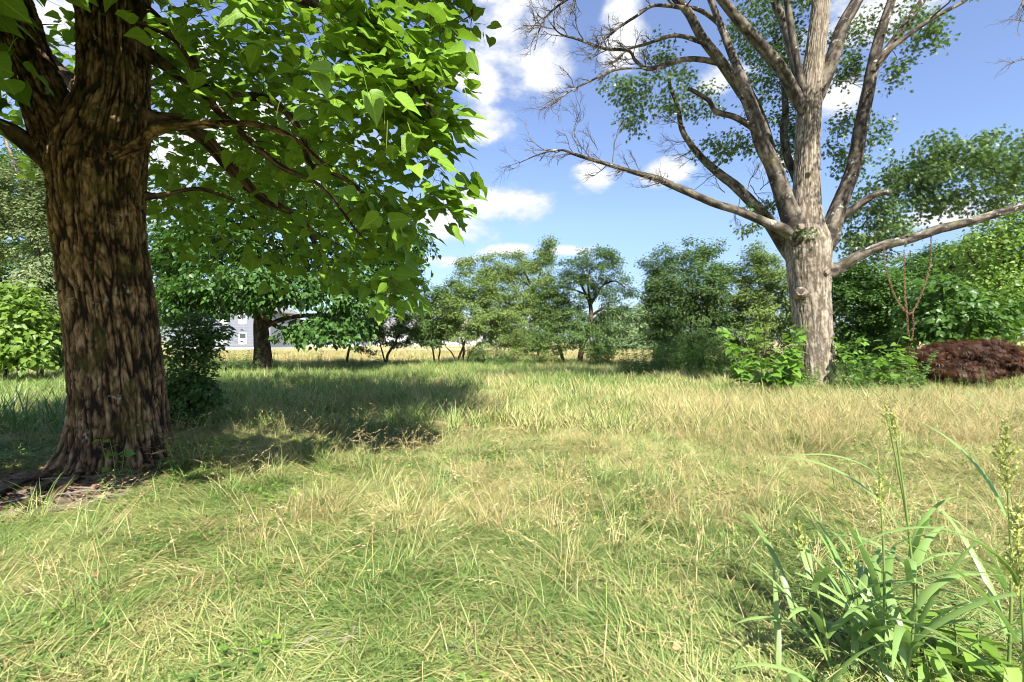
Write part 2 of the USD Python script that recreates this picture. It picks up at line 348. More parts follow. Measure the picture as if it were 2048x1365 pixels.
# ------------------------------------------------------------------ ground
def ground():
    ys = np.concatenate([np.arange(-12, 26, 0.25), np.arange(26, 60, 1.0), np.array([60, 65, 72, 80, 90, 100, 120, 150, 200, 280, 400, 700, 1200.])])
    xs = np.concatenate([-np.array([1200, 700, 400, 250, 160, 110, 80, 60, 48, 40, 34.]), np.arange(-30, 30.01, 0.3), np.array([34, 40, 48, 60, 80, 110, 160, 250, 400, 700, 1200.])])
    X, Y = np.meshgrid(xs, ys)
    v = np.stack([X, Y, gh(X, Y)], -1).reshape(-1, 3)
    nx, ny = len(xs), len(ys)
    i, j = np.meshgrid(np.arange(ny - 1), np.arange(nx - 1), indexing='ij')
    q = (i * nx + j).ravel()
    f = np.vstack([np.stack([q, q + 1, q + nx + 1], 1), np.stack([q, q + nx + 1, q + nx], 1)])
    m = MB(); m.add(v, f)
    m.build('ground', soil_material(), smooth=True, kind='structure', label='rough meadow ground under the grass')
    # bare earth and litter at the foot of the big catalpa: a low mound laid over the ground
    a, r = np.meshgrid(np.linspace(0, 2 * np.pi, 72, endpoint=False), np.linspace(0, 1, 26))
    c = np.array([-5.0, 5.15])
    ex = 1.75 * (1 + 0.18 * np.sin(3 * a + 1) + 0.1 * np.sin(7 * a)); ey = 1.25 * (1 + 0.15 * np.sin(2 * a + .4) + 0.1 * np.sin(5 * a))
    X = c[0] + r * ex * np.cos(a); Y = c[1] + r * ey * np.sin(a)
    n = meshkit.fbm(np.stack([X * 5, Y * 5, X * 0], -1), 5, 3)
    Z = gh(X, Y) + 0.015 - 0.05 * r ** 4 + 0.085 * (n - 0.45) * (1 - r ** 6)
    v = np.stack([X, Y, Z], -1).reshape(-1, 3)
    i, j = np.meshgrid(np.arange(25), np.arange(72), indexing='ij'); i, j = i.ravel(), j.ravel(); k = (j + 1) % 72
    f = np.vstack([np.stack([i * 72 + j, (i + 1) * 72 + k, i * 72 + k], 1), np.stack([i * 72 + j, (i + 1) * 72 + j, (i + 1) * 72 + k], 1)])
    m = MB(); m.add(v, f[:, ::-1])
    dirt = plain('bare_earth', (0.150, 0.102, 0.075), 0.95, 0.75, 5, 0.9)
    m.build('bare_earth', dirt, smooth=True, kind='structure', label='patch of bare brown earth beside the big trunk')
    # a pale road far across the field, in front of the houses
    m = MB(); xs = np.linspace(-60, 60, 81)
    v = np.vstack([np.stack([xs, np.full(81, 68.0), gh(xs, 68.0) + 0.02], 1), np.stack([xs, np.full(81, 71.5), gh(xs, 71.5) + 0.02], 1)])
    i = np.arange(80)
    m.add(v, np.vstack([np.stack([i, i + 1, i + 82], 1), np.stack([i, i + 82, i + 81], 1)]))
    m.build('road', plain('pale_asphalt', (0.22, 0.21, 0.20), 0.9, 0.15, 3), kind='structure', label='narrow pale road crossing the far side of the field')


ground()


# ------------------------------------------------------------------ plant geometry
def leaf_template(kind):
    """(vertices with x across, y along, z up; faces; uv) of a leaf of length 1."""
    if kind == 'heart':
        half = [(0.0, 0.03), (0.15, -0.025), (0.30, 0.02), (0.40, 0.15), (0.425, 0.33), (0.36, 0.53), (0.24, 0.72), (0.10, 0.89), (0.0, 1.04)]
        rib = [(0, 0.06), (0, 0.14), (0, 0.32), (0, 0.52), (0, 0.72), (0, 0.89), (0, 1.04)]
        vs, fs = [], []
        for x, y in rib:
            vs.append((x, y, 0))
        for sgn in (1, -1):
            b = len(vs)
            for x, y in half[1:-1]:
                vs.append((sgn * x, y, 0))
            h = [b + k for k in range(7)]           # (.17,-.06) (.35,-.02) (.455,.14) (.46,.32) (.38,.52) (.25,.72) (.11,.89)
            t = [(0, h[0], 1), (h[0], h[1], 1), (h[1], h[2], 1), (1, h[2], 2), (h[2], h[3], 2), (2, h[3], 3), (h[3], h[4], 3), (3, h[4], 4), (h[4], h[5], 4), (4, h[5], 5), (h[5], h[6], 5), (5, h[6], 6)]
            fs += t if sgn > 0 else [(a, c, b_) for a, b_, c in t]
        v = np.array(vs, float)
        uv = v[:, :2].copy()
        v[:, 2] = 0.30 * np.abs(v[:, 0]) - 0.28 * np.abs(v[:, 0]) ** 2 - 0.20 * (v[:, 1] - 0.1) ** 2 + 0.035 * np.sin(v[:, 1] * 9) * (np.abs(v[:, 0]) > 0.2)
        return v, np.array(fs), uv
    if kind == 'heart_low':
        v = np.array([(0, 0, 0), (0.26, 0.0, .08), (0.42, 0.28, .1), (0.2, 0.72, .02), (0, 1.02, -.16), (-0.2, 0.72, .02), (-0.42, 0.28, .1), (-0.26, 0.0, .08), (0, 0.4, 0)], float)
        f = [(8, 0, 1), (8, 1, 2), (8, 2, 3), (8, 3, 4), (8, 4, 5), (8, 5, 6), (8, 6, 7), (8, 7, 0)]
    elif kind == 'oval':
        v = np.array([(0, 0, 0), (0.26, 0.38, 0.07), (0, 0.45, 0), (-0.26, 0.38, 0.07), (0, 1, -0.12)], float)
        f = [(0, 1, 2), (0, 2, 3), (1, 4, 2), (2, 4, 3)]
    elif kind == 'kite':
        v = np.array([(0, 0, 0), (0.27, 0.42, 0.08), (0, 1, -.1), (-0.27, 0.42, 0.08)], float)
        f = [(0, 1, 2), (0, 2, 3)]
    elif kind == 'lance':
        v = np.array([(0, 0, 0), (0.13, 0.35, 0.03), (0, 0.45, -.01), (-0.13, 0.35, 0.03), (0, 1, -0.16)], float)
        f = [(0, 1, 2), (0, 2, 3), (1, 4, 2), (2, 4, 3)]
    elif kind == 'lobed':      # pointed lobes each side, as an oak leaf has
        v = np.array([(0, 0, 0), (0.09, .25, 0), (0.46, 0.42, .07), (.12, .48, 0), (0.42, 0.80, .05), (0.10, 0.70, 0), (0, 1.05, -.1), (-.10, .70, 0), (-0.42, 0.80, .05), (-.12, .48, 0), (-0.46, 0.42, .07), (-.09, .25, 0)], float)
        f = [(0, 1, 11), (1, 2, 3), (1, 3, 9), (1, 9, 11), (11, 9, 10), (3, 4, 5), (3, 5, 7), (3, 7, 9), (9, 7, 8), (5, 6, 7)]
    elif kind == 'feather':    # deeply cut, thread-like lobes
        vs, fs = [], []
        for k, (ang, ln) in enumerate([(-70, .6), (-40, .85), (-14, 1), (14, 1), (40, .85), (70, .6)]):
            s, c = math.sin(math.radians(ang)), math.cos(math.radians(ang))
            w = 0.06
            b = len(vs)
            vs += [(0, 0, 0), (s * ln * .5 + c * w, c * ln * .5 - s * w, .03), (s * ln, c * ln, -.22 * ln), (s * ln * .5 - c * w, c * ln * .5 + s * w, .03)]
            fs += [(b, b + 1, b + 3), (b + 1, b + 2, b + 3)]
        v, f = np.array(vs, float), fs
    return v, np.array(f), v[:, :2].copy()


TEMPL = {k: leaf_template(k) for k in ('heart', 'heart_low', 'oval', 'kite', 'lance', 'lobed', 'feather')}
_r = np.random.default_rng(99)
for _k in range(8):          # no two catalpa leaves are folded, waved or bent alike
    _v, _f, _uv = TEMPL['heart']
    _v = _v.copy()
    _x, _y = _v[:, 0].copy(), _v[:, 1].copy()
    _v[:, 2] = _r.uniform(.05, .55) * np.abs(_x) - .25 * np.abs(_x) ** 2 - _r.uniform(-.05, .45) * (_y - .1) ** 2 + _r.uniform(.03, .09) * np.sin(_y * _r.uniform(6, 11) + np.sign(_x) * _r.uniform(0, 2)) * (np.abs(_x) > .12) + _r.uniform(-.25, .25) * _x * _y
    _v[:, 0] = _x * _r.uniform(.82, 1.12) * np.where(_x > 0, _r.uniform(.85, 1.1), _r.uniform(.85, 1.1)) + _r.uniform(-.12, .12) * _y ** 2
    TEMPL[f'heart{_k}'] = (_v, _f, _uv)


def place_leaves(kind, pos, tip, normal, size, rnd, width=1.0):
    """All leaves at once: (vertices, faces, random numbers, uv)."""
    v, f, uv = TEMPL[kind]
    y = unit(tip)
    n = np.asarray(normal, float)
    n = unit(n - (n * y).sum(-1, keepdims=True) * y)
    x = np.cross(y, n)
    N = len(pos)
    size = np.broadcast_to(np.asarray(size, float), (N,))[:, None, None]
    V = pos[:, None] + size * (width * v[None, :, 0:1] * x[:, None] + v[None, :, 1:2] * y[:, None] + v[None, :, 2:3] * n[:, None])
    Fc = f[None] + (np.arange(N) * len(v))[:, None, None]
    return V.reshape(-1, 3), Fc.reshape(-1, 3), np.repeat(rnd, len(v)), np.tile(uv, (N, 1))


def leaf_cloud(rng, centers, radius, per, out_from, flat=0.6, tilt=0.45, droop=0.35, outward=0.5):
    """Positions, tip directions and normals of leaves clustered round the clump centres."""
    C = np.repeat(centers, per, 0)
    r = np.repeat(np.broadcast_to(radius, (len(centers),)), per)[:, None]
    o = rng.normal(size=C.shape) * np.array([1, 1, flat]) * r * 0.62
    pos = C + o
    out = unit(pos - out_from)
    hor = rng.normal(size=C.shape); hor[:, 2] = 0
    tip = unit(unit(hor) * 0.8 + unit(o) * 0.6 + out * 0.4 - np.array([0, 0, 1]) * (droop + 0.3 * rng.random((len(C), 1))))
    nor = unit(np.array([0, 0, 1.0]) * 0.8 + out * outward + rng.normal(size=C.shape) * tilt)
    return pos, tip, nor


class Skeleton:
    """Known branch nodes; clumps get twigs grown from the nearest one."""
    def __init__(self):
        self.p, self.r = np.zeros((0, 3)), np.zeros(0)

    def add(self, p, r):
        self.p = np.vstack([self.p, p]); self.r = np.concatenate([self.r, np.broadcast_to(r, (len(p),))])

    def grow(self, mb, targets, rng, thick=0.010, sides=4, sag=0.06, wob=0.08, rmin=0.003):
        d0 = np.array([np.min(((self.p - t) ** 2).sum(1)) for t in targets]) if len(targets) else []
        for t in np.asarray(targets)[np.argsort(d0)]:
            d = np.linalg.norm(self.p - t, axis=1) + 0.4 * np.maximum(self.p[:, 2] - t[2], 0)
            k = int(np.argmin(d)); b = self.p[k]; L = np.linalg.norm(t - b)
            if L < 0.02:
                continue
            n = int(np.clip(L / 0.25, 3, 8))
            u = np.linspace(0, 1, n + 1)[:, None]
            side = unit(rng.normal(size=3))
            path = b + (t - b) * u + np.sin(np.pi * u) * (side * L * wob + np.array([0, 0, L * sag])) + rng.normal(size=(n + 1, 3)) * L * 0.018 * np.sin(np.pi * u)
            r0 = min(self.r[k] * 0.75, thick * (0.4 + L ** 0.8))
            rr = np.linspace(max(r0, rmin), rmin, n + 1)
            mb.tube(path, rr, sides, a=0.35 + 0.2 * rng.random(), cap=False)
            self.add(path[1:], rr[1:])


def bark_tube(pts, sides, length_step, ridge, freq, stretch, seed, flare=None, twist=0.0, sharp=1.0, lump=0.0):
    """A limb with real bark relief. pts rows: x y z radius. Returns vertices, faces, ridge height (0..1) per vertex."""
    p = np.asarray(pts, float)
    L = np.linalg.norm(np.diff(p[:, :3], axis=0), axis=1).sum()
    n = max(6, int(L / length_step))
    q = spline(p, n)
    c, r = q[:, :3], np.maximum(q[:, 3], 0.004)
    t = unit(np.gradient(c, axis=0))
    A = np.zeros_like(c); A[0] = unit(np.cross(t[0], [0.3, 1, 0.1]))
    for k in range(1, n):
        A[k] = unit(A[k - 1] - (A[k - 1] @ t[k]) * t[k])
    B = np.cross(t, A)
    s = np.concatenate([[0], np.cumsum(np.linalg.norm(np.diff(c, axis=0), axis=1))])
    th = np.arange(sides) * 2 * np.pi / sides
    TH, SS = np.meshgrid(th, s)
    R = np.repeat(r[:, None], sides, 1)
    rm = np.median(r)
    tw = TH + twist * SS
    base = np.stack([np.cos(tw) * rm * freq, np.sin(tw) * rm * freq, SS * freq / stretch], -1)
    base = base + 0.55 * (meshkit.fbm(base * 0.7, 2, seed + 5)[..., None] - 0.5)
    n1 = 1 - np.abs(meshkit.noise(base, seed) * 2 - 1)
    n2 = 1 - np.abs(meshkit.noise(base * 2.1 + 3.7, seed + 1) * 2 - 1)
    n3 = meshkit.fbm(base * np.array([1.6, 1.6, 5.0 * stretch / 6]), 4, seed + 2)
    h = np.clip(1.05 - (0.85 * n1 ** 3.5 + 0.45 * n2 ** 3.0), 0, 1) ** sharp
    h = np.clip(h * 0.85 + 0.75 * (n3 - 0.47), 0, 1)
    brk = 1 - np.abs(meshkit.noise(base * np.array([1.1, 1.1, stretch * .42]) + 9.1, seed + 4) * 2 - 1)
    h = np.clip(h - .36 * brk ** 5, 0, 1)
    big = meshkit.fbm(np.stack([np.cos(TH) * 1.3, np.sin(TH) * 1.3, SS * 0.9], -1), 3, seed + 9) - 0.5
    R = R * (1 + lump * big) + ridge * (h - 0.6)
    if flare is not None:
        R = R + flare(TH, SS)
    v = c[:, None] + R[..., None] * (np.cos(TH)[..., None] * A[:, None] + np.sin(TH)[..., None] * B[:, None])
    i, j = np.meshgrid(np.arange(n - 1), np.arange(sides), indexing='ij'); i, j = i.ravel(), j.ravel(); k = (j + 1) % sides
    f = np.vstack([np.stack([i * sides + j, i * sides + k, (i + 1) * sides + k], 1), np.stack([i * sides + j, (i + 1) * sides + k, (i + 1) * sides + j], 1)])
    v = np.vstack([v.reshape(-1, 3), c[:1], c[-1:]])
    e, m = (n - 1) * sides, n * sides
    jj = np.arange(sides); kk = (jj + 1) % sides
    f = np.vstack([f, np.stack([np.full(sides, m), kk, jj], 1), np.stack([np.full(sides, m + 1), e + jj, e + kk], 1)])
    return v, f, np.concatenate([h.ravel(), [0.3, 0.3]])


def px_path(rows, d0, d1):
    """Rows of (x, y, radius) read off the photograph -> points in the place, depth running from d0 to d1."""
    rows = np.asarray(rows, float)
    u = np.concatenate([[0], np.cumsum(np.hypot(*np.diff(rows[:, :2], axis=0).T))]); u /= u[-1]
    d = d0 + (d1 - d0) * u
    c = np.stack([(rows[:, 0] - 1024) / F * d, d, EYE + (682 - rows[:, 1]) / F * d], 1)
    up = np.abs(unit(np.gradient(c, axis=0))[:, 2])           # a wide lens stretches upright things away from its axis
    k = (1 / np.hypot(1, (rows[:, 0] - 1024) / F)) ** up
    return np.column_stack([c, rows[:, 2] / F * d * k])


def ell_points(rng, cx, cy, rx, ry, d, rd, n, shell=0.0):
    """n points in an ellipsoid: centre and radii given as the photograph shows them at distance d."""
    u = unit(rng.normal(size=(n, 3)))
    r = rng.random(n) ** (1 / 3)
    r = np.maximum(r, shell * (0.75 + 0.25 * rng.random(n)))
    o = u * r[:, None] * np.array([rx / F * d, rd, ry / F * d])
    return P(cx, cy, d) + o


# ------------------------------------------------------------------ the big catalpa on the left
def big_catalpa():
    rng = np.random.default_rng(11)
    base = G(240, 6.1)
    t = thing('catalpa_tree', 'huge old catalpa at the left with a thick furrowed brown trunk and big heart-shaped leaves', 'tree', base)
    sk = Skeleton()

    def limb(rows, d0, d1, name, mat_, sides=20, step=0.05, ridge=0.02, freq=None, seed=1, flare=None, up=None, label=None, lump=0.1, stretch=7.0):
        if mat_ is not M['catalpa_bark'] or rows[0][0] == 235:
            rows = [(x, y, q * .78) for x, y, q in rows]
        pts = px_path(rows, d0, d1)
        r = np.median(pts[:, 3])
        v, f, h = bark_tube(pts, sides, step, ridge, freq or 1.6 / max(r, .05) ** 0.5 * 3, stretch, seed, flare, lump=lump)
        m = MB(); m.add(v, f, h)
        m.build(name, mat_, t, smooth=True, label=label)
        q = spline(pts, max(8, int(len(pts) * 5)))
        sk.add(q[:, :3], q[:, 3])
        return pts

    def root_flare(TH, SS):
        k = np.exp(-np.maximum(SS - 0.28, 0) / 0.27)
        return k * (0.12 + 0.48 * np.maximum(np.cos(TH - 0.45), 0) ** 3 + 0.10 * np.maximum(np.cos(TH - 2.6), 0) ** 3 + 0.07 * np.maximum(np.cos(3 * TH + 0.6), 0) ** 2 + 0.04 * np.cos(7 * TH)) + 0.02 * np.sin(6 * TH + 2.0 * SS) * np.exp(-SS / 3.0)
    limb([(250, 985, 104), (246, 900, 99), (240, 800, 97), (232, 700, 97), (219, 600, 98), (206, 500, 98), (197, 400, 101), (200, 320, 102), (216, 250, 90), (228, 190, 78), (229, 100, 77), (228, 0, 78), (226, -160, 70), (240, -420, 55), (262, -700, 38)],
         6.1, 6.1, 'trunk', M['catalpa_bark'], 420, 0.013, 0.040, 19.0, 3, root_flare, lump=0.09, stretch=9.0)
    limb([(175, 400, 62), (140, 320, 66), (105, 235, 60), (62, 130, 56), (25, 20, 52), (-20, -110, 46), (-80, -300, 36)], 6.05, 5.8, 'limb', M['catalpa_bark'], 220, 0.015, 0.034, 19.0, 21, lump=0.06, stretch=9.0)
    limb([(110, 330, 34), (60, 290, 30), (20, 262, 25), (-50, 235, 22), (-170, 190, 18)], 6.0, 5.2, 'limb', M['catalpa_limb'], 28, 0.04, 0.014, seed=5)
    limb([(235, 310, 16), (280, 286, 17), (305, 264, 14), (350, 251, 12), (420, 248, 11), (512, 250, 9), (585, 275, 7), (650, 330, 5)], 5.75, 5.0, 'limb', M['catalpa_bark'], 28, 0.03, 0.012, seed=6)
    limb([(280, 230, 30), (315, 236, 16), (370, 243, 13), (430, 292, 12), (520, 394, 11), (580, 424, 9), (615, 455, 8), (650, 540, 5)], 6.2, 7.6, 'limb', M['catalpa_limb'], 18, 0.05, 0.008, seed=7)
    limb([(260, 90, 40), (310, 118, 19), (370, 158, 14), (450, 190, 13), (540, 200, 11), (600, 260, 9), (622, 330, 8), (680, 352, 7), (740, 395, 4)], 6.2, 5.9, 'limb', M['catalpa_limb'], 18, 0.05, 0.008, seed=8)
    limb([(330, 240, 16), (400, 277, 12), (456, 337, 11), (500, 380, 10), (560, 412, 9), (612, 455, 7), (700, 505, 5)], 6.7, 8.4, 'limb', M['catalpa_limb'], 16, 0.05, 0.008, seed=9)
    limb([(270, 20, 40), (335, 62, 18), (380, 110, 15), (410, 190, 12), (480, 262, 10), (560, 332, 8), (640, 372, 5), (720, 470, 4)], 6.1, 5.2, 'limb', M['catalpa_limb'], 18, 0.05, 0.008, seed=10)
    limb([(240, -110, 55), (330, -110, 30), (450, -70, 20), (590, -10, 16), (700, 60, 11), (800, 135, 7), (870, 230, 4)], 6.0, 4.4, 'limb', M['catalpa_limb'], 18, 0.05, 0.01, seed=12)
    limb([(285, 392, 14), (315, 392, 8), (345, 386, 6), (400, 378, 5), (470, 400, 4)], 6.3, 6.8, 'limb', M['catalpa_limb'], 10, 0.05, 0.004, seed=13)
    limb([(235, -300, 50), (380, -420, 30), (600, -430, 22), (800, -330, 14), (920, -120, 8), (945, 30, 4)], 6.2, 6.6, 'limb', M['catalpa_limb'], 14, 0.08, 0.01, seed=14)
    limb([(235, -430, 45), (120, -620, 34), (-150, -760, 22), (-450, -700, 12)], 6.2, 6.6, 'limb', M['catalpa_limb'], 14, 0.08, 0.01, seed=15)
    limb([(240, -250, 45), (260, -500, 34), (330, -700, 25), (420, -800, 12)], 6.4, 9.5, 'limb', M['catalpa_limb'], 14, 0.08, 0.01, seed=16)
    limb([(225, -150, 45), (120, -350, 34), (-100, -500, 25), (-400, -450, 12)], 6.0, 4.3, 'limb', M['catalpa_limb'], 14, 0.08, 0.01, seed=17)
    limb([(205, 210, 40), (120, 140, 18), (60, 60, 12), (0, 30, 8)], 6.6, 8.6, 'limb', M['catalpa_limb'], 12, 0.06, 0.008, seed=18)
    # leaf masses: centre, radii as seen, distance, depth radius, clumps, leaves per clump, clump size, leaf size
    near = [(650, 55, 190, 85, 4.5, .5, 34, 4, .20, .235), (805, 105, 115, 100, 4.6, .5, 30, 4, .20, .235), (690, 185, 120, 60, 4.2, .4, 15, 4, .19, .23), (835, 215, 85, 85, 4.7, .5, 26, 4, .2, .235),
            (862, 330, 42, 110, 4.9, .5, 20, 4, .19, .23), (490, 40, 110, 65, 4.7, .4, 16, 4, .2, .235), (795, 420, 105, 85, 5.3, .6, 30, 4, .21, .23), (745, 530, 95, 75, 6.0, .6, 24, 4, .22, .225),
            (795, 590, 48, 45, 5.6, .3, 10, 4, .17, .22), (640, 400, 170, 140, 7.0, 1.2, 46, 5, .26, .22), (450, 440, 160, 130, 8.6, 1.3, 46, 5, .32, .22), (360, 130, 90, 150, 8.2, 1.2, 34, 5, .32, .22),
            (50, 110, 150, 150, 8.8, 1.2, 36, 5, .32, .22), (895, 25, 62, 60, 6.6, .6, 14, 5, .25, .21), (870, 110, 55, 90, 6.3, .6, 14, 5, .25, .21), (560, 250, 190, 150, 8.0, 1.2, 46, 5, .3, .22),
            (320, 40, 70, 50, 4.6, .3, 5, 3, .18, .22), (620, 520, 130, 80, 7.6, .9, 26, 5, .26, .21), (340, 330, 40, 130, 8.5, .8, 14, 5, .3, .22), (700, 110, 200, 130, 6.8, .9, 30, 5, .28, .22), (920, 420, 28, 40, 5.2, .3, 4, 3, .16, .22),
            (470, 250, 230, 240, 10.6, 1.2, 90, 7, .4, .23), (720, 330, 140, 160, 9.4, 1.0, 36, 6, .35, .22), (70, 200, 180, 180, 11, 1.2, 40, 7, .4, .23), (130, 60, 60, 60, 8, .6, 10, 5, .3, .22),
            (450, 160, 130, 90, 5.8, .5, 20, 4, .22, .22), (600, 290, 130, 80, 5.9, .6, 20, 4, .22, .22), (740, 300, 110, 90, 5.3, .5, 22, 4, .21, .225), (880, 200, 50, 110, 5.0, .5, 14, 4, .19, .23),
            (410, 210, 120, 160, 7.2, .8, 40, 5, .28, .22), (540, 340, 200, 150, 8.8, 1.0, 46, 6, .34, .22), (330, 300, 60, 160, 9.6, .9, 26, 6, .34, .22)]
    pos, tip, nor, siz, trg = [], [], [], [], []
    for cx, cy, rx, ry, d, rd, n, per, cr, ls in near:
        c = ell_points(rng, cx, cy, rx * .92, ry * .92, d, rd, n)
        trg.append(c + np.array([0, 0, .05]))
        p, y, nn = leaf_cloud(rng, c, cr, per, np.array([-4.5, 6.3, 3.0]), flat=0.55, tilt=0.38, droop=0.22, outward=0.45)
        pos.append(p); tip.append(y); nor.append(nn + np.array([0.08, -0.30, 0])); siz.append(ls * rng.uniform(.5, 1.22, len(p)))
    # the rest of the crown, above and to the left of the frame
    n = 950
    u = unit(rng.normal(size=(n, 3)))
    r = 0.62 + 0.38 * rng.random(n)
    c = np.array([-4.4, 7.4, 7.2]) + u * r[:, None] * np.array([5.6, 5.2, 6.0])
    px = 1024 + c[:, 0] / np.maximum(c[:, 1], .1) * F; py = 682 - (c[:, 2] - EYE) / np.maximum(c[:, 1], .1) * F
    ok = (c[:, 2] > 3.4) & (c[:, 1] > 1.2) & ((py < -40) | (px < -60)) & ~((c[:, 1] < 3.0) & (c[:, 2] < 4.2)) & ~((px > 840) & (py > -150))
    c = c[ok]
    n = 560
    e = np.stack([rng.uniform(-8.0, -3.5, n), rng.uniform(1.5, 5.0, n), rng.uniform(2.9, 6.8, n)], 1)
    e = e[(e[:, 0] < -1.06 * e[:, 1] - .55) | (e[:, 2] > EYE + .705 * e[:, 1] + .55)]
    e = e[(e[:, 1] > 2.2) | (e[:, 0] < -4.6)]
    g = np.stack([rng.uniform(-3.0, 1.3, 190), rng.uniform(5.0, 12, 190), rng.uniform(5.4, 12.5, 190)], 1)
    g = g[g[:, 2] > EYE + .705 * g[:, 1] + .5]
    k = e[:, 2] - (5.6 - e[:, 1]) * 1.12
    e = e[(k < .1) | (k > 1.25) | (rng.random(len(e)) < .3)]
    g2 = np.stack([rng.uniform(-2.2, .5, 90), rng.uniform(6.0, 8.0, 90), rng.random(90)], 1); g2[:, 2] = EYE + .705 * g2[:, 1] + .5 + 1.3 * g2[:, 2]
    g3 = np.stack([rng.uniform(-4.4, -1.5, 80), rng.uniform(2.0, 3.1, 80), rng.uniform(4.3, 5.0, 80)], 1)
    g4 = np.stack([rng.uniform(-5.8, .7, 430), rng.uniform(4.9, 8.2, 430), rng.random(430)], 1); g4[:, 2] = EYE + .705 * g4[:, 1] + .4 + 1.9 * g4[:, 2]
    c = np.vstack([c, e, g, g2, g3, g4])
    trg2 = c
    p, y, nn = leaf_cloud(rng, c, .42, 9, np.array([-4.6, 7.2, 5.0]), flat=0.5, tilt=0.35, droop=0.45)
    pos.append(p); tip.append(y); nor.append(nn); siz.append(.28 * rng.uniform(.75, 1.2, len(p)))
    pos, tip, nor, siz = np.vstack(pos), np.vstack(tip), np.vstack(nor), np.concatenate(siz)
    px = 1024 + pos[:, 0] / np.maximum(pos[:, 1], .1) * F; py = 682 - (pos[:, 2] - EYE) / np.maximum(pos[:, 1], .1) * F
    keep = ~((px > -30) & (py > -30) & (px < 2080) & (pos[:, 1] < 3.5)) & ~((px > 60) & (px < 300) & (py > 75) & (pos[:, 1] < 5.6)) & (pos[:, 1] > 1.0) & ~((px > 985) & (py > -60))
    pos, tip, nor, siz, px, py = (a[keep] for a in (pos, tip, nor, siz, px, py))
    rnd = rng.random(len(pos))
    seen = (px > -40) & (px < 2090) & (py > -40) & (py < 1300)
    score = np.where(seen, siz / pos[:, 1], 0)
    order = np.argsort(-score)
    twigs = MB()
    sk.grow(twigs, np.vstack(trg), rng, thick=0.013, sides=5)
    sk.grow(twigs, trg2, rng, thick=0.02, sides=4)
    twigs.build('twig', M['catalpa_limb'], t, smooth=True, kind='stuff')
    for i in order[:300]:
        v, f, a, uv = place_leaves(f'heart{i % 8}', pos[i:i + 1], tip[i:i + 1], nor[i:i + 1], siz[i:i + 1], rnd[i:i + 1], width=rng.uniform(.88, 1.02))
        m = MB(); m.add(v, f, a, uv)
        st = pos[i] - tip[i] * 0
        b = st - tip[i] * siz[i] * .45 + np.array([0, 0, siz[i] * .30])
        m.tube(np.array([b, (b + st) / 2 + np.array([0, 0, .02]), st + tip[i] * siz[i] * .06]), 0.0022, 3, a=0.9)
        m.build('leaf', M['catalpa_leaf'], t, smooth=True)
    rest = order[300:]
    vis = seen[rest] & (pos[rest, 1] < 7.5)
    m = MB()
    for k in range(8):
        w = rest[vis][k::8]
        m.add(*place_leaves(f'heart{k}', pos[w], tip[w], nor[w], siz[w], rnd[w]))
    o = rest[~vis]
    m.add(*place_leaves('heart_low', pos[o], tip[o], nor[o], siz[o], rnd[o]))
    m.build('foliage', M['catalpa_leaf'], t, smooth=True, kind='stuff')
    # long thin bean pods hanging from the twigs
    for x, y, d, L in [(768, 185, 4.2, .30), (880, 130, 4.6, .26), (775, 240, 4.1, .22), (815, 245, 4.3, .25), (928, 175, 4.6, .18), (680, 25, 4.3, .2), (560, 200, 4.4, .16)]:
        p = P(x, y, d); k = rng.normal(size=2) * .03
        m = MB(); m.tube(np.array([p, p + [k[0], k[1], -L * .5], p + [k[0] * 1.6, k[1] * 1.4, -L]]), [.0035, .0042, .003], 5, a=.6)
        m.build('seed_pod', M['stem'], t, smooth=True)
    # surface roots running out over the bare earth
    for rows in ([(120, 940, 5.6), (20, 1010, 5.0), (-80, 1060, 4.4)], [(100, 1000, 5.1), (40, 1030, 4.65), (-60, 1045, 4.5)], [(170, 960, 5.6), (120, 1010, 5.0), (60, 1055, 4.6), (20, 1080, 4.3)], [(290, 935, 5.7), (330, 960, 5.5), (400, 965, 5.4)]):
        pts = []
        for x, y, d in rows:
            g = G(x, d); pts.append([g[0], g[1], g[2] + .035, 0])
        pts = np.array(pts); pts[:, 3] = np.linspace(.065, .028, len(pts)); pts[-1, 2] -= .03
        v, f, h = bark_tube(pts, 14, .03, .012, 12, 5, int(rows[0][0]))
        m = MB(); m.add(v, f, h); m.build('root', M['catalpa_bark'], t, smooth=True)


# ------------------------------------------------------------------ the old oak on the right
def dead_twigs(mb, rng, start, direction, length, radius, depth, gravity=0.0, spread=0.7):
    """Bare branching spray."""
    stack = [(np.asarray(start, float), unit(direction), length, radius, depth)]
    while stack:
        p, d, L, r, k = stack.pop()
        n = 5
        path = [p]
        dd = d.copy()
        for _ in range(n):
            dd = unit(dd + rng.normal(size=3) * 0.22 + np.array([0, 0, gravity]))
            path.append(path[-1] + dd * L / n)
        path = np.array(path)
        mb.tube(path, np.linspace(r, max(r * .55, .0016), n + 1), 5 if r > .012 else 3, a=.3 + .3 * rng.random(), cap=False)
        if k > 0:
            for j in range(rng.integers(3, 6)):
                q = rng.integers(1, n + 1)
                side = unit(rng.normal(size=3)); side = unit(side - (side @ d) * d)
                nd = unit(d + side * rng.uniform(.4, 1.1) * spread + np.array([0, 0, 0.1]))
                stack.append((path[q], nd, L * rng.uniform(.45, .75), max(r * .55, .002), k - 1))


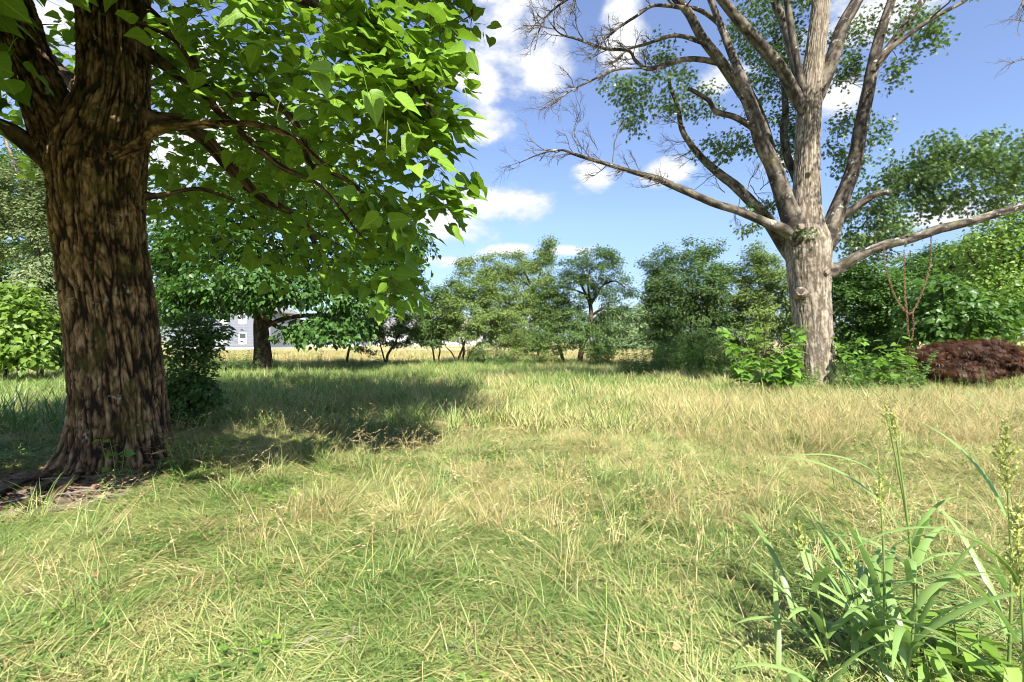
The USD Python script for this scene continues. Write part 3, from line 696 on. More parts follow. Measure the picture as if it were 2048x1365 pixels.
def old_oak():
    rng = np.random.default_rng(5)
    D = 15.6
    base = G(1630, D)
    t = thing('oak_tree', 'stout grey oak on the right with many spreading limbs, some of them bare and dead', 'tree', base)
    sk, tips = Skeleton(), []

    def limb(rows, d0, d1, name='limb', m_=None, sides=16, step=.07, ridge=.012, freq=9, seed=1, flare=None, label=None, lump=.14, stretch=6.0):
        if name == 'limb':
            rows = [(rows[0][0], rows[0][1], min(rows[0][2], rows[1][2]) * .55)] + [(x, y, r * .90) for x, y, r in rows[1:]]
        if name == 'trunk':
            rows = [(x, y, r * .97) for x, y, r in rows]
        pts = px_path(rows, d0, d1)
        v, f, h = bark_tube(pts, sides, step, ridge, freq, stretch, seed, flare, lump=lump)
        m = MB(); m.add(v, f, h)
        m.build(name, m_ or M['oak_limb'], t, smooth=True, label=label)
        q = spline(pts, max(8, int(len(pts) * 5)))
        sk.add(q[:, :3], q[:, 3])
        return q

    def flare(TH, SS):
        return np.exp(-SS / .45) * (.10 + .07 * np.cos(4 * TH + 1)) + .03 * np.cos(5 * TH + SS) * np.exp(-SS / 2)
    limb([(1632, 800, 46), (1630, 740, 43), (1627, 690, 41), (1624, 630, 42), (1620, 585, 44), (1617, 530, 48), (1614, 485, 50), (1611, 440, 38), (1613, 366, 29), (1616, 256, 26.5), (1622, 183, 26), (1630, 110, 22), (1642, 0, 20), (1650, -150, 16), (1655, -350, 8)],
         D, D, 'trunk', M['oak_bark'], 190, .03, .024, 15, 3, flare, lump=.10, stretch=9)
    A = limb([(1600, 500, 30), (1590, 455, 26), (1571, 403, 22), (1545, 330, 19), (1523, 286, 17), (1500, 212, 15), (1476, 172, 13.5), (1440, 121, 12), (1403, 73, 11), (1377, 26, 10), (1348, -8, 9), (1305, -60, 7), (1250, -120, 4)], D - .2, D - 1.8, sides=26, step=.05, seed=4)
    limb([(1600, 540, 26), (1575, 495, 21), (1531, 436, 14), (1476, 377, 12), (1439, 348, 10), (1403, 315, 8), (1366, 264, 6.5), (1355, 212, 5), (1341, 176, 4), (1337, 146, 2.5)], D + .2, D + 1.4, seed=5)
    L3 = limb([(1602, 490, 20), (1575, 464, 14), (1531, 445, 10.5), (1476, 421, 9.5), (1432, 408, 9), (1385, 388, 8.5), (1330, 364, 7.5), (1315, 357, 7), (1256, 341, 5), (1220, 330, 4.5), (1183, 319, 4), (1150, 309, 3.5), (1121, 300, 2.5), (1080, 308, 1.6), (1040, 325, 1)], D - .3, D - 1.8, seed=6,
              label='long dead bare limb reaching far out to the left')
    limb([(1537, 290, 10), (1505, 256, 7.5), (1469, 234, 7), (1432, 223, 6.3), (1417, 201, 5.5), (1385, 181, 4.6), (1376, 179, 4)], D - .8, D - 1.2, sides=12, step=.05, seed=7, label='broken dead stub')
    L5 = limb([(1445, 130, 8), (1436, 126, 7), (1403, 119, 6.5), (1366, 119, 6), (1322, 132, 5.5), (1293, 137, 5), (1271, 121, 4), (1256, 101, 3.5), (1209, 97, 3.5), (1157, 79, 3), (1121, 68, 2), (1100, 45, 1.5)], D - 1.3, D - 2.2, sides=10, seed=8)
    L6 = limb([(1293, 137, 4), (1234, 139, 3), (1183, 161, 2.5), (1139, 183, 2), (1110, 205, 1.2)], D - 1.9, D - 2.6, sides=8, seed=9)
    L7 = limb([(1410, 88, 8), (1403, 84, 6.5), (1366, 73, 5), (1337, 73, 4.5), (1293, 88, 3.5), (1256, 99, 3), (1220, 130, 1.5)], D - 1.4, D - 1.1, sides=8, seed=10)
    L8 = limb([(1375, 20, 7), (1363, 15, 5), (1308, 11, 4), (1278, 29, 3.5), (1238, 55, 3), (1205, 84, 2), (1190, 110, 1.2)], D - 1.6, D - 2.6, sides=8, seed=11)
    L8b = limb([(1300, -60, 6), (1220, -40, 4.5), (1150, -10, 3.5), (1095, 30, 2.5), (1075, 70, 1.5)], D - 1.8, D - 3.0, sides=8, seed=12)
    limb([(1560, 360, 12), (1530, 250, 9), (1498, 183, 9.5), (1472, 128, 10), (1454, 84, 9), (1440, 48, 8), (1421, 0, 7), (1395, -60, 5)], D + .6, D + 1.6, seed=13)
    limb([(1446, 60, 7), (1420, 33, 5.5), (1390, 17, 4.5), (1350, 12, 3), (1320, -20, 2)], D + 1.5, D + 1.0, sides=8, seed=14)
    limb([(1606, 225, 20), (1598, 205, 15), (1560, 135, 14), (1505, 73, 13), (1450, 7, 11), (1400, -60, 9), (1330, -150, 5)], D - .2, D - 1.6, sides=20, step=.05, seed=15, label='limb with pale grey lichen patches')
    limb([(1612, 215, 16), (1596, 150, 11.5), (1571, 55, 11), (1549, 0, 10), (1530, -100, 7)], D + .2, D + .6, seed=16)
    limb([(1612, 205, 14), (1600, 155, 9.5), (1585, 73, 9), (1574, 0, 8), (1565, -110, 6)], D - .25, D - .6, seed=17)
    limb([(1600, 390, 16), (1590, 350, 11), (1574, 311, 10), (1567, 256, 9.5), (1571, 219, 8), (1565, 150, 6)], D + .5, D + 1.2, seed=18)
    limb([(1620, 235, 22), (1634, 190, 20), (1660, 130, 18), (1684, 55, 16), (1714, 0, 15), (1760, -100, 12), (1800, -250, 6)], D, D - .6, sides=22, step=.05, seed=19)
    limb([(1638, 520, 30), (1655, 475, 27), (1677, 414, 20.5), (1706, 337, 18), (1721, 256, 17), (1736, 183, 16), (1745, 135, 15), (1760, 70, 13), (1783, 0, 11), (1800, -80, 9), (1830, -200, 5)], D - .1, D - .8, sides=26, step=.05, seed=20)
    limb([(1745, 145, 12), (1757, 125, 11), (1800, 65, 10), (1845, 0, 9), (1880, -70, 7)], D - .6, D - .2, seed=21)
    limb([(1755, 130, 10), (1772, 106, 7), (1816, 70, 6.2), (1871, 33, 5.7), (1926, 4, 4.6), (1950, -15, 3)], D - .7, D - 1.3, sides=12, seed=22)
    R4 = limb([(1632, 560, 26), (1655, 545, 18), (1680, 535, 14.5), (1717, 512, 12.5), (1768, 491, 11.5), (1818, 478, 11), (1852, 467, 11), (1886, 456, 11), (1937, 444, 10), (1987, 429, 10), (2048, 410, 9.5), (2130, 380, 8)], D - .2, D - 1.8, sides=22, step=.05, seed=23, label='long low limb reaching out to the right, patched with lichen')
    limb([(1670, 450, 16), (1688, 432, 9.5), (1728, 403, 9), (1754, 388, 8), (1783, 384, 5)], D - .1, D - .9, sides=12, seed=24)
    # scars where limbs were sawn off: a ring of bark round a disc of bare wood
    for x, y, d, r, nx in [(1602, 583, D - .70, .125, -.55), (1656, 543, D - .66, .09, .4), (1604, 452, D - .72, .10, 0.0), (1622, 344, D - .44, .06, .2)]:
        c = P(x, y, d); nrm = unit([nx, -1, 0.08])
        a = unit(np.cross(nrm, [0, 0, 1])); b = np.cross(a, nrm)
        th = np.linspace(0, 2 * np.pi, 25)[:-1]
        m = MB()
        cuff = np.array([[*(c - nrm * (.36 - .36 * k)), r * s] for k, s in [(0, 1.75), (.45, 1.3), (.8, 1.12), (.97, 1.06), (1.0, .86)]])
        v, f, h = bark_tube(cuff, 28, .025, .012, 12, 3, int(x), lump=.2)
        m.add(v, f, h)
        k = m.build('knot', M['oak_bark'], t, smooth=True)
        m = MB()
        ring = np.concatenate([[c + nrm * .004]] + [c + nrm * (.012 - .016 * q) + (np.cos(th)[:, None] * a + np.sin(th)[:, None] * b) * r * q * (.86 + .03 * np.sin(5 * th))[:, None] for q in (.4, .75, 1.0)])
        i = np.arange(24); j = (i + 1) % 24
        f = [np.stack([np.zeros(24, int), 1 + i, 1 + j], 1)]
        for q in range(2):
            f += [np.stack([1 + q * 24 + i, 1 + (q + 1) * 24 + i, 1 + (q + 1) * 24 + j], 1), np.stack([1 + q * 24 + i, 1 + (q + 1) * 24 + j, 1 + q * 24 + j], 1)]
        m.add(ring, np.vstack(f))
        m.build('cut_face', M['heartwood'] if y in (452, 543) else M['hollow'], k, smooth=True)
    # bare dead sprays
    tw = MB()
    for q, k0, dens, L in [(L3, 30, 26, .85), (L5, 18, 24, .75), (L6, 5, 18, .6), (L7, 12, 12, .5), (L8, 12, 16, .6), (L8b, 8, 20, .7)]:
        for i in rng.integers(k0, len(q), dens):
            d = unit(q[min(i + 2, len(q) - 1), :3] - q[max(i - 2, 0), :3])
            s = rng.normal(size=3) * np.array([1, .8, 1]); s = unit(s - (s @ d) * d)
            f = 0.55 + .45 * i / len(q)
            dead_twigs(tw, rng, q[i, :3], d * .8 + s * .8 + np.array([-.25, 0, .1]), L * rng.uniform(.5, 1.1) * f, min(q[i, 3] * .6, .016), 2)
        dead_twigs(tw, rng, q[-1, :3], q[-1, :3] - q[-4, :3], L * .8, .010, 2)
    for x, y, d, dx, dz, L in [(1496, 378, D - .2, .1, 1, .9), (1520, 380, D, .2, .9, .8), (1450, 385, D, -.4, .3, .7), (1400, 320, D + 1, -1, .1, 1.0), (1390, 280, D + 1, -1, .0, 1.0), (1395, 300, D + 1, -.9, -.2, .8), (1370, 255, D + 1, -1, .2, .9), (1440, 350, D + .6, -1, .15, 1.0),
                               (1690, 163, D, 1, -.1, .7), (1670, 160, D, 1, -.3, .6), (1500, 370, D, .6, -.8, .8), (1480, 395, D, .1, -1, .6), (1150, 275, D - 1.7, -.2, 1, .8), (1225, 325, D - 1.6, .1, 1, .7), (1196, 300, D - 1.7, -.5, .9, .6)]:
        dead_twigs(tw, rng, P(x, y, d), [dx, .1 * rng.normal(), dz], L, .016, 3)
    for x, y, dx, dz in [(2052, -30, -.2, -1), (2046, 0, -.3, -1), (2060, 40, -1, -.4), (2055, 120, -1, -.2)]:
        dead_twigs(tw, rng, P(x, y, 12.5), [dx, 0, dz], .6, .014, 2)
    tw.tube(np.array([P(2052, 130, 12.5), P(2056, 0, 12.5), P(2075, -150, 13.3), P(2040, -420, 14.4), P(1830, -200, 14.8)]), [.012, .02, .035, .045, .05], 8, a=.4)
    tw.build('twig', M['twig'], t, smooth=True, kind='stuff')
    # foliage
    E = [(1300, 195, 75, 55, D + 1.0, .8, 26), (1345, 190, 40, 60, D + 1.2, .5, 12), (1240, 175, 45, 30, D + .6, .5, 9), (1265, 245, 30, 18, D + .6, .4, 5), (1331, 95, 26, 38, D - .6, .4, 8), (1365, 150, 16, 16, D - .2, .3, 3),
         (1410, 205, 32, 28, D + .8, .5, 10), (1440, 290, 50, 36, D + .8, .7, 16), (1500, 285, 30, 22, D + .8, .5, 6), (1530, 160, 55, 110, D + 1.6, .9, 36), (1490, 60, 40, 70, D + 2, .8, 12), (1580, 190, 26, 60, D + 1.4, .6, 12),
         (1605, 40, 30, 50, D + 1.2, .6, 10), (1520, 10, 50, 20, D + .5, .6, 6), (1570, 280, 30, 70, D + 1.2, .5, 16), (1545, 418, 22, 18, D + .2, .3, 4), (1508, 455, 22, 10, D + .1, .3, 3), (1595, 270, 14, 80, D + 1.1, .3, 8),
         (1700, 90, 32, 60, D + .6, .7, 18), (1690, 290, 34, 85, D + .5, .8, 22), (1752, 258, 22, 24, D + .2, .4, 5), (1780, 148, 24, 24, D, .4, 6), (1690, 150, 25, 30, D + .8, .4, 6), (1830, 70, 55, 45, D - .4, .6, 14), (1775, 40, 45, 40, D + .4, .6, 8), (1870, 75, 25, 30, D - .6, .4, 5),
         (1955, 345, 120, 85, D - .6, 1.2, 100), (1860, 330, 85, 55, D - .2, 1.0, 48), (1800, 400, 75, 60, D + .2, 1.0, 40), (1740, 430, 60, 55, D + .3, .8, 26), (2060, 320, 80, 70, D - 1, 1.0, 40), (1715, 480, 40, 30, D + .2, .5, 10), (1770, 455, 60, 28, D - .2, .6, 14), (1730, 500, 50, 24, D + .1, .5, 8),
         (1600, -120, 260, 110, D, 2.2, 60), (1850, -120, 150, 100, D - .5, 1.6, 26), (1350, -140, 120, 70, D - .5, 1.2, 10), (1300, -260, 200, 90, 11.0, 1.5, 30), (1700, -330, 330, 130, 11.0, 1.6, 110), (2000, -150, 150, 130, 11.5, 1.6, 40), (1560, -60, 120, 50, 12.5, .8, 22), (1520, 100, 70, 90, D + 2.2, .9, 26), (1560, 60, 40, 60, D + 1.6, .6, 14), (1640, -120, 190, 60, 12.3, .8, 70), (1480, -120, 120, 60, 12.3, .8, 26), (1607, 468, 18, 10, D - .65, .1, 2), (1500, 415, 10, 8, D, .2, 1)]
    tw = MB(); C = []
    for cx, cy, rx, ry, d, rd, n in E:
        C.append(ell_points(rng, cx, cy, rx, ry, d, rd, n))
    C = np.vstack(C)
    sk.grow(tw, C, rng, thick=.016, sides=4, wob=.1)
    tw.build('branch', M['dark_bark'], t, smooth=True, kind='stuff')
    pos, tip, nor = leaf_cloud(rng, C, .27, 38, np.array([base[0], D, 8.0]), flat=.7, tilt=.6, droop=.5, outward=.3)
    m = MB(); m.add(*place_leaves('lobed', pos, tip, nor, rng.uniform(.10, .17, len(pos)), rng.random(len(pos))))
    m.build('foliage', M['oak_leaf'], t, kind='stuff')


# ------------------------------------------------------------------ smaller trees and shrubs, one at a time
def tree(name, label, cat, at, d, stems, masses, leaf, lm, lsize, bark, per=40, clump=.35, thick=.02, group=None, seed=1, width=1.0, tilt=.5, droop=.35, wob=.1, flat=.6, branch_name='branch', parts=0, outward=.5):
    """stems: polylines of (x, y, radius) as seen; masses: (x, y, rx, ry, depth offset, depth radius, clumps)."""
    rng = np.random.default_rng(seed)
    base = G(at, d)
    t = thing(name, label, cat, base, group)
    sk = Skeleton()
    for k, st in enumerate(stems):
        pts = px_path([(x, y, r * .72) for x, y, r in st], d, d + (.0 if k == 0 else rng.uniform(-.6, .6)))
        pts[0, 2] = min(pts[0, 2], float(gh(pts[0, 0], pts[0, 1])) - .05) if k == 0 or st[0][1] > 700 else pts[0, 2]
        v, f, h = bark_tube(pts, 10 if pts[:, 3].max() < .15 else 22, .12 if d > 20 else .06, .012 if pts[:, 3].max() > .1 else .004, 10, 5, seed * 7 + k)
        m = MB(); m.add(v, f, h)
        m.build('trunk' if cat == 'tree' else 'stem', bark, t, smooth=True)
        q = spline(pts, max(8, len(pts) * 4)); sk.add(q[:, :3], q[:, 3])
    C = np.vstack([ell_points(rng, x, y, rx, ry, d + dd, rd, n, shell=.45) for x, y, rx, ry, dd, rd, n in masses])
    C[:, 2] = np.maximum(C[:, 2], gh(C[:, 0], C[:, 1]) + .1)
    if leaf == 'oval' and d > 17:
        leaf, per, lsize, clump = 'kite', int(per * 2.9), lsize * 1.5, clump * .92
    if leaf == 'lance' and d > 17:
        per, lsize, clump = int(per * 3.4), lsize * 1.25, clump * .95
    b = MB(); sk.grow(b, C, rng, thick=thick, sides=3 if d > 20 else 4, wob=wob, rmin=.004)
    b.build(branch_name, bark, t, smooth=True, kind='stuff')
    mid = C.mean(0)
    pos, tip, nor = leaf_cloud(rng, C, clump, per, mid - [0, 0, .3], flat=flat, tilt=tilt, droop=droop, outward=outward)
    pos[:, 2] = np.maximum(pos[:, 2], gh(pos[:, 0], pos[:, 1]) + .04)
    sz = lsize * rng.uniform(.65, 1.25, len(pos)); rnd = rng.random(len(pos))
    rest = np.arange(len(pos))
    if parts:
        o = np.argsort(pos[:, 1] - (tip[:, 1] < 0) * .2 + rng.random(len(pos)) * .8)
        for i in o[:parts]:
            m = MB(); m.add(*place_leaves(leaf, pos[i:i + 1], tip[i:i + 1], nor[i:i + 1], sz[i:i + 1], rnd[i:i + 1], width)); m.build('leaf', lm, t, smooth=True)
        rest = o[parts:]
    m = MB(); m.add(*place_leaves(leaf, pos[rest], tip[rest], nor[rest], sz[rest], rnd[rest], width))
    m.build('foliage', lm, t, smooth=leaf in ('heart', 'heart_low'), kind='stuff')
    return t


def woods():
    hedge = None
    # second catalpa
    tree('catalpa_tree', 'second, more distant catalpa with a straight dark trunk in front of the grey house', 'tree', 527, 24.5,
         [[(527, 748, 32), (525, 700, 25), (522, 655, 22), (524, 610, 21), (520, 560, 16), (512, 500, 13), (505, 440, 9), (500, 390, 5)], [(530, 640, 18), (545, 600, 14), (556, 560, 12), (562, 510, 9), (590, 460, 6), (620, 420, 4)],
          [(530, 655, 6), (560, 640, 7), (600, 632, 6), (650, 630, 5.5), (690, 626, 4.5), (740, 600, 3)], [(535, 640, 8), (560, 656, 6), (585, 655, 4), (602, 662, 3)], [(520, 610, 12), (480, 560, 9), (430, 520, 6), (390, 500, 4)]],
         [(470, 580, 120, 50, -2.2, 1.6, 110), (365, 605, 46, 50, -1.8, 1.0, 46), (420, 500, 110, 70, -.6, 2.0, 90), (560, 450, 190, 90, 0, 3.0, 150), (720, 480, 130, 90, .3, 2.4, 100), (800, 500, 62, 75, 0, 1.8, 64), (690, 590, 120, 45, -1.0, 1.8, 84),
          (670, 660, 75, 34, -1.6, 1.0, 36), (600, 664, 40, 22, -.8, .8, 16), (580, 560, 90, 60, 1.5, 1.4, 50), (540, 330, 200, 70, 0, 3, 90), (420, 420, 120, 60, .3, 2, 60), (640, 400, 160, 60, .3, 2.2, 70), (360, 520, 60, 60, -.6, 1.2, 36), (760, 560, 80, 50, -.3, 1.4, 44)],
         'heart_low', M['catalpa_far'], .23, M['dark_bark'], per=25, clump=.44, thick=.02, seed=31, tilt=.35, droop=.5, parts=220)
    # small trees along the edge of the field
    A = M['apple_leaf']; O = M['olive_leaf']
    tree('field_edge_tree', 'slim dark little tree, first to the right of the distant catalpa trunk', 'tree', 693, 30, [[(693, 742, 4), (695, 715, 3.6), (700, 690, 3.3), (704, 660, 3), (698, 630, 2)], [(700, 690, 2.4), (690, 670, 2), (670, 650, 1.2)]],
         [(700, 640, 55, 45, 0, 1.4, 50), (660, 660, 40, 26, 0, 1.0, 22), (735, 690, 20, 20, .2, .4, 4)], 'oval', A, .10, M['dark_bark'], per=36, seed=41)
    tree('field_edge_tree', 'dark little tree with a forked V-shaped trunk over the sunny field', 'tree', 774, 30.5, [[(774, 742, 4.2), (774, 715, 3.9), (781, 700, 3.5), (791, 684, 3.2), (800, 660, 2.5)], [(773, 714, 2.4), (763, 698, 2), (758, 680, 1.5)], [(788, 690, 2.2), (815, 682, 1.6), (830, 670, 1)]],
         [(785, 645, 62, 50, 0, 1.6, 58), (830, 655, 40, 36, 0, 1.2, 30), (745, 655, 34, 30, 0, 1, 18)], 'oval', A, .10, M['dark_bark'], per=36, seed=42)
    tree('field_edge_tree', 'bushy tree with two thin crossing trunks and mid green leaves', 'tree', 872, 31, [[(868, 738, 2.8), (868, 715, 2.5), (864, 690, 2.2), (860, 660, 1.6)], [(880, 738, 2.8), (877, 720, 2.4), (880, 700, 2.2), (874, 680, 1.8), (880, 640, 1.4)]],
         [(880, 625, 48, 62, 0, 1.7, 80), (860, 665, 36, 30, -.4, 1.0, 26), (905, 590, 34, 34, .3, 1.0, 26)], 'oval', A, .10, M['dark_bark'], per=40, seed=43)
    tree('field_edge_tree', 'wide bushy tree with a clump of brown leaning trunks, yellow-green leaves at its right', 'tree', 920, 30, [[(912, 742, 4), (918, 715, 3.5), (926, 695, 3.2), (935, 665, 2.4)], [(923, 742, 4.4), (925, 718, 3.8), (928, 700, 3.2), (922, 670, 2.2)], [(929, 720, 2.6), (942, 703, 2.2), (955, 690, 1.6)], [(917, 722, 2.2), (905, 708, 1.9), (893, 695, 1.2)]],
         [(930, 630, 60, 62, 0, 1.8, 96), (985, 650, 46, 50, .2, 1.3, 54), (960, 580, 50, 34, .4, 1.3, 36)], 'oval', O, .095, M['dark_bark'], per=38, seed=44)
    tree('field_edge_tree', 'tall pale yellow-green tree leaning left with thin feathery shoots against the sky', 'tree', 1120, 32, [[(1130, 736, 5), (1118, 690, 5), (1105, 640, 4.6), (1085, 600, 4.2), (1064, 575, 3.6), (1050, 545, 2.6)], [(1105, 640, 3.5), (1050, 620, 2.6), (1000, 600, 2)], [(1064, 575, 2.8), (1020, 550, 2.2), (970, 545, 1.4)], [(1070, 580, 2.6), (1085, 530, 2), (1100, 490, 1.2)]],
         [(1030, 575, 78, 55, 0, 1.9, 110), (950, 545, 42, 32, 0, .9, 28), (1085, 530, 28, 44, 0, .8, 24), (1010, 530, 50, 26, 0, 1.2, 24), (1040, 650, 80, 50, -.4, 1.4, 100), (1090, 600, 50, 50, 0, 1.2, 46), (1100, 500, 20, 26, 0, .5, 12), (1060, 520, 30, 24, 0, .6, 14), (928, 522, 16, 12, 0, .4, 4)], 'lance', O, .13, M['dark_bark'], per=34, seed=45, droop=.55, width=1.5)
    tree('field_edge_tree', 'gnarled dark apple tree with its branching limbs showing against the sky, centre of the row', 'tree', 1160, 30.5, [[(1161, 745, 8), (1160, 720, 8), (1166, 690, 7.5), (1178, 655, 7), (1182, 630, 6.5), (1180, 608, 5.5), (1170, 585, 4), (1160, 565, 3)], [(1180, 612, 4.5), (1195, 585, 3.6), (1215, 560, 2.6)], [(1182, 632, 4), (1205, 617, 3.4), (1222, 620, 2.8), (1240, 640, 2)], [(1181, 605, 3.6), (1176, 570, 3), (1180, 540, 2.2)], [(1174, 590, 3), (1150, 580, 2.4), (1125, 575, 1.6)], [(1205, 570, 2.6), (1230, 562, 2), (1250, 575, 1.2)]],
         [(1185, 545, 66, 50, 0, 1.9, 86), (1140, 570, 44, 40, 0, 1.4, 34), (1235, 590, 34, 40, 0, 1.2, 30), (1120, 665, 74, 44, -.3, 1.4, 84), (1150, 635, 50, 44, .6, 1.2, 60), (1110, 610, 40, 40, .4, 1.0, 36), (1195, 690, 40, 30, -.3, 1.0, 22), (1220, 650, 34, 40, .3, 1.1, 22), (1210, 505, 20, 14, 0, .6, 6)], 'oval', A, .095, M['dark_bark'], per=30, seed=46, clump=.33)
    tree('field_edge_tree', 'broad dense dark green tree just left of the oak trunk', 'tree', 1400, 28, [[(1405, 740, 7), (1402, 690, 6.5), (1395, 640, 5.5), (1385, 590, 4)], [(1400, 690, 5), (1430, 640, 4), (1450, 600, 2.6)], [(1398, 660, 4), (1350, 620, 3), (1320, 600, 2)], [(1402, 700, 4), (1340, 680, 3), (1300, 672, 2)]],
         [(1375, 570, 84, 66, 0, 2.2, 150), (1330, 610, 52, 60, 0, 1.6, 66), (1430, 600, 60, 80, .2, 1.8, 96), (1390, 660, 96, 56, -.4, 2, 130), (1320, 520, 40, 26, .3, .9, 18), (1400, 500, 46, 22, .2, 1, 20)], 'oval', A, .10, M['dark_bark'], per=34, seed=47, clump=.36)
    tree('field_edge_tree', 'lighter green upright tree showing right behind the oak trunk on its left', 'tree', 1530, 27, [[(1530, 740, 6), (1528, 680, 5), (1522, 600, 4), (1515, 540, 2.5)], [(1528, 660, 4), (1560, 600, 3), (1570, 560, 2)]],
         [(1520, 560, 46, 60, 0, 1.5, 76), (1560, 620, 50, 90, .2, 1.6, 90), (1500, 640, 46, 60, -.2, 1.5, 60), (1512, 505, 16, 20, 0, .5, 8)], 'oval', O, .10, M['dark_bark'], per=36, seed=48)
    # far trees beyond the field
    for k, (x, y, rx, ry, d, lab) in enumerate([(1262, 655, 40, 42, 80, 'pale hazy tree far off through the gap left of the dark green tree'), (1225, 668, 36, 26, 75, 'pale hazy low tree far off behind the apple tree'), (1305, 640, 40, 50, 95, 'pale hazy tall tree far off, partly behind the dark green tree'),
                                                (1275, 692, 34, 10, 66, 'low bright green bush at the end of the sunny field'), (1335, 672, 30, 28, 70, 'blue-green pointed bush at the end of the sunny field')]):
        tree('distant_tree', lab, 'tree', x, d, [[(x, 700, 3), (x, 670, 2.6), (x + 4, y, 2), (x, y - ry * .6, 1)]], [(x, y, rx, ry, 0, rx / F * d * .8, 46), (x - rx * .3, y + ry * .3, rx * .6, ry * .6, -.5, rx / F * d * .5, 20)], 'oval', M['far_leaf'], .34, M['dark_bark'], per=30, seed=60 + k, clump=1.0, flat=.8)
    # undergrowth of the row
    tree('undergrowth_shrub', 'low dark scrubby bush under the yellow-green tree, left of the bare gap', 'shrub', 975, 29.5, [[(975, 742, 2), (970, 720, 1.6), (960, 700, 1)]], [(975, 712, 48, 26, 0, 1.0, 42), (1000, 735, 26, 12, 0, .6, 8)], 'oval', A, .07, M['dark_bark'], per=34, seed=71, clump=.28)
    tree('undergrowth_shrub', 'low reddish-dark scrubby bush at the foot of the gnarled apple tree', 'shrub', 1205, 29.5, [[(1210, 745, 2), (1205, 720, 1.6), (1195, 700, 1)]], [(1205, 718, 34, 30, 0, .9, 34), (1150, 728, 22, 14, 0, .5, 8)], 'oval', A, .07, M['dark_bark'], per=34, seed=72, clump=.28)
    tree('undergrowth_shrub', 'low mixed brush between the leaning tree and the gnarled apple tree', 'shrub', 1080, 30, [[(1080, 742, 2), (1078, 715, 1.6), (1070, 690, 1)]], [(1075, 700, 60, 32, 0, 1.0, 50), (1040, 680, 50, 30, .3, 1.0, 36)], 'oval', O, .075, M['dark_bark'], per=30, seed=73, clump=.3)
    tree('undergrowth_shrub', 'green brush at the foot of the broad dense tree, right of the sunny gap', 'shrub', 1340, 27.5, [[(1345, 742, 2), (1342, 715, 1.6), (1335, 690, 1)]], [(1345, 700, 60, 36, 0, 1.0, 56), (1430, 700, 60, 36, 0, 1.0, 50), (1500, 705, 50, 34, 0, 1.0, 40)], 'oval', A, .085, M['dark_bark'], per=30, seed=74, clump=.32)
    # behind and right of the oak
    tree('thicket_tree', 'dark bushy tree filling the gap right of the oak trunk', 'tree', 1740, 23, [[(1745, 745, 7), (1742, 680, 6), (1735, 600, 4)], [(1742, 690, 4), (1790, 620, 3), (1800, 560, 2)]],
         [(1730, 600, 74, 80, 0, 1.9, 150), (1800, 610, 60, 70, .3, 1.5, 90), (1740, 690, 80, 45, -.3, 1.5, 80), (1690, 560, 30, 40, .4, .9, 26)], 'oval', M['thicket_leaf'], .11, M['dark_bark'], per=34, seed=81, clump=.36)
    tree('thicket_tree', 'big-leaved dark catalpa sapling tree behind the red maple', 'tree', 1880, 19, [[(1880, 745, 7), (1882, 680, 6), (1886, 610, 4), (1880, 560, 2)], [(1882, 680, 4), (1930, 640, 3), (1950, 610, 2)]],
         [(1885, 610, 66, 60, 0, 1.1, 70), (1940, 650, 60, 45, -.2, 1.0, 46), (1860, 660, 50, 30, -.3, .8, 30), (1985, 630, 60, 50, .2, 1, 40)], 'heart_low', M['thicket_leaf'], .24, M['dark_bark'], per=15, seed=82, clump=.34, droop=.5, parts=60)
    tree('thicket_tree', 'tall bright yellow-green tree at the right edge under the oak limb', 'tree', 2010, 24, [[(2030, 740, 9), (2025, 640, 8), (2010, 540, 6), (2000, 450, 4)], [(2022, 600, 5), (1960, 540, 4), (1930, 500, 2.5)]],
         [(1990, 500, 80, 60, 0, 1.8, 90), (2040, 440, 70, 50, 0, 1.8, 60), (2000, 580, 80, 50, -.5, 1.6, 80), (2050, 560, 60, 90, -.3, 1.5, 80), (2070, 480, 50, 90, 0, 1.5, 40), (2040, 660, 60, 50, -.3, 1.2, 40)], 'heart_low', M['bright_leaf'], .17, M['dark_bark'], per=24, seed=83, clump=.42, droop=.45)
    tree('thicket_tree', 'tall mid-green tree in the background below the low oak limb', 'tree', 1900, 33, [[(1900, 740, 8), (1900, 640, 7), (1905, 560, 5), (1900, 510, 3)]],
         [(1895, 545, 75, 60, 0, 2.4, 120), (1830, 560, 44, 50, .5, 1.6, 50), (1950, 530, 60, 60, .5, 2, 70), (1880, 620, 110, 60, -.5, 2.4, 110)], 'oval', M['thicket_leaf'], .15, M['dark_bark'], per=34, seed=84, clump=.5)
    tree('thicket_tree', 'thin airy grey-green tree against the sky beneath the low oak limb', 'tree', 1815, 40, [[(1815, 735, 5), (1818, 620, 4), (1822, 540, 3), (1820, 500, 1.5)]], [(1820, 560, 44, 56, 0, 2, 50), (1770, 580, 34, 40, 0, 1.6, 26), (1730, 600, 50, 40, 0, 1.6, 36)], 'oval', M['far_leaf'], .17, M['dark_bark'], per=24, seed=85, clump=.55)
    # left edge
    tree('thicket_tree', 'tall pale grey-green tree seen left of the big catalpa trunk', 'tree', 88, 21, [[(80, 745, 11), (82, 640, 10), (76, 520, 9), (60, 400, 8), (30, 330, 7), (0, 250, 5)], [(78, 500, 6), (40, 460, 5), (0, 440, 3.5)], [(80, 560, 5), (110, 500, 4), (120, 440, 2.5)]],
         [(60, 470, 80, 60, 0, 1.6, 60), (100, 590, 46, 80, -.4, 1.2, 80), (105, 680, 40, 50, -.6, .9, 50), (30, 380, 80, 60, 0, 1.5, 54), (-50, 430, 80, 120, 0, 1.5, 60), (110, 400, 40, 90, .2, 1.2, 46)], 'oval', M['pale_leaf'], .11, M['pale_bark'], per=34, seed=91, clump=.36)
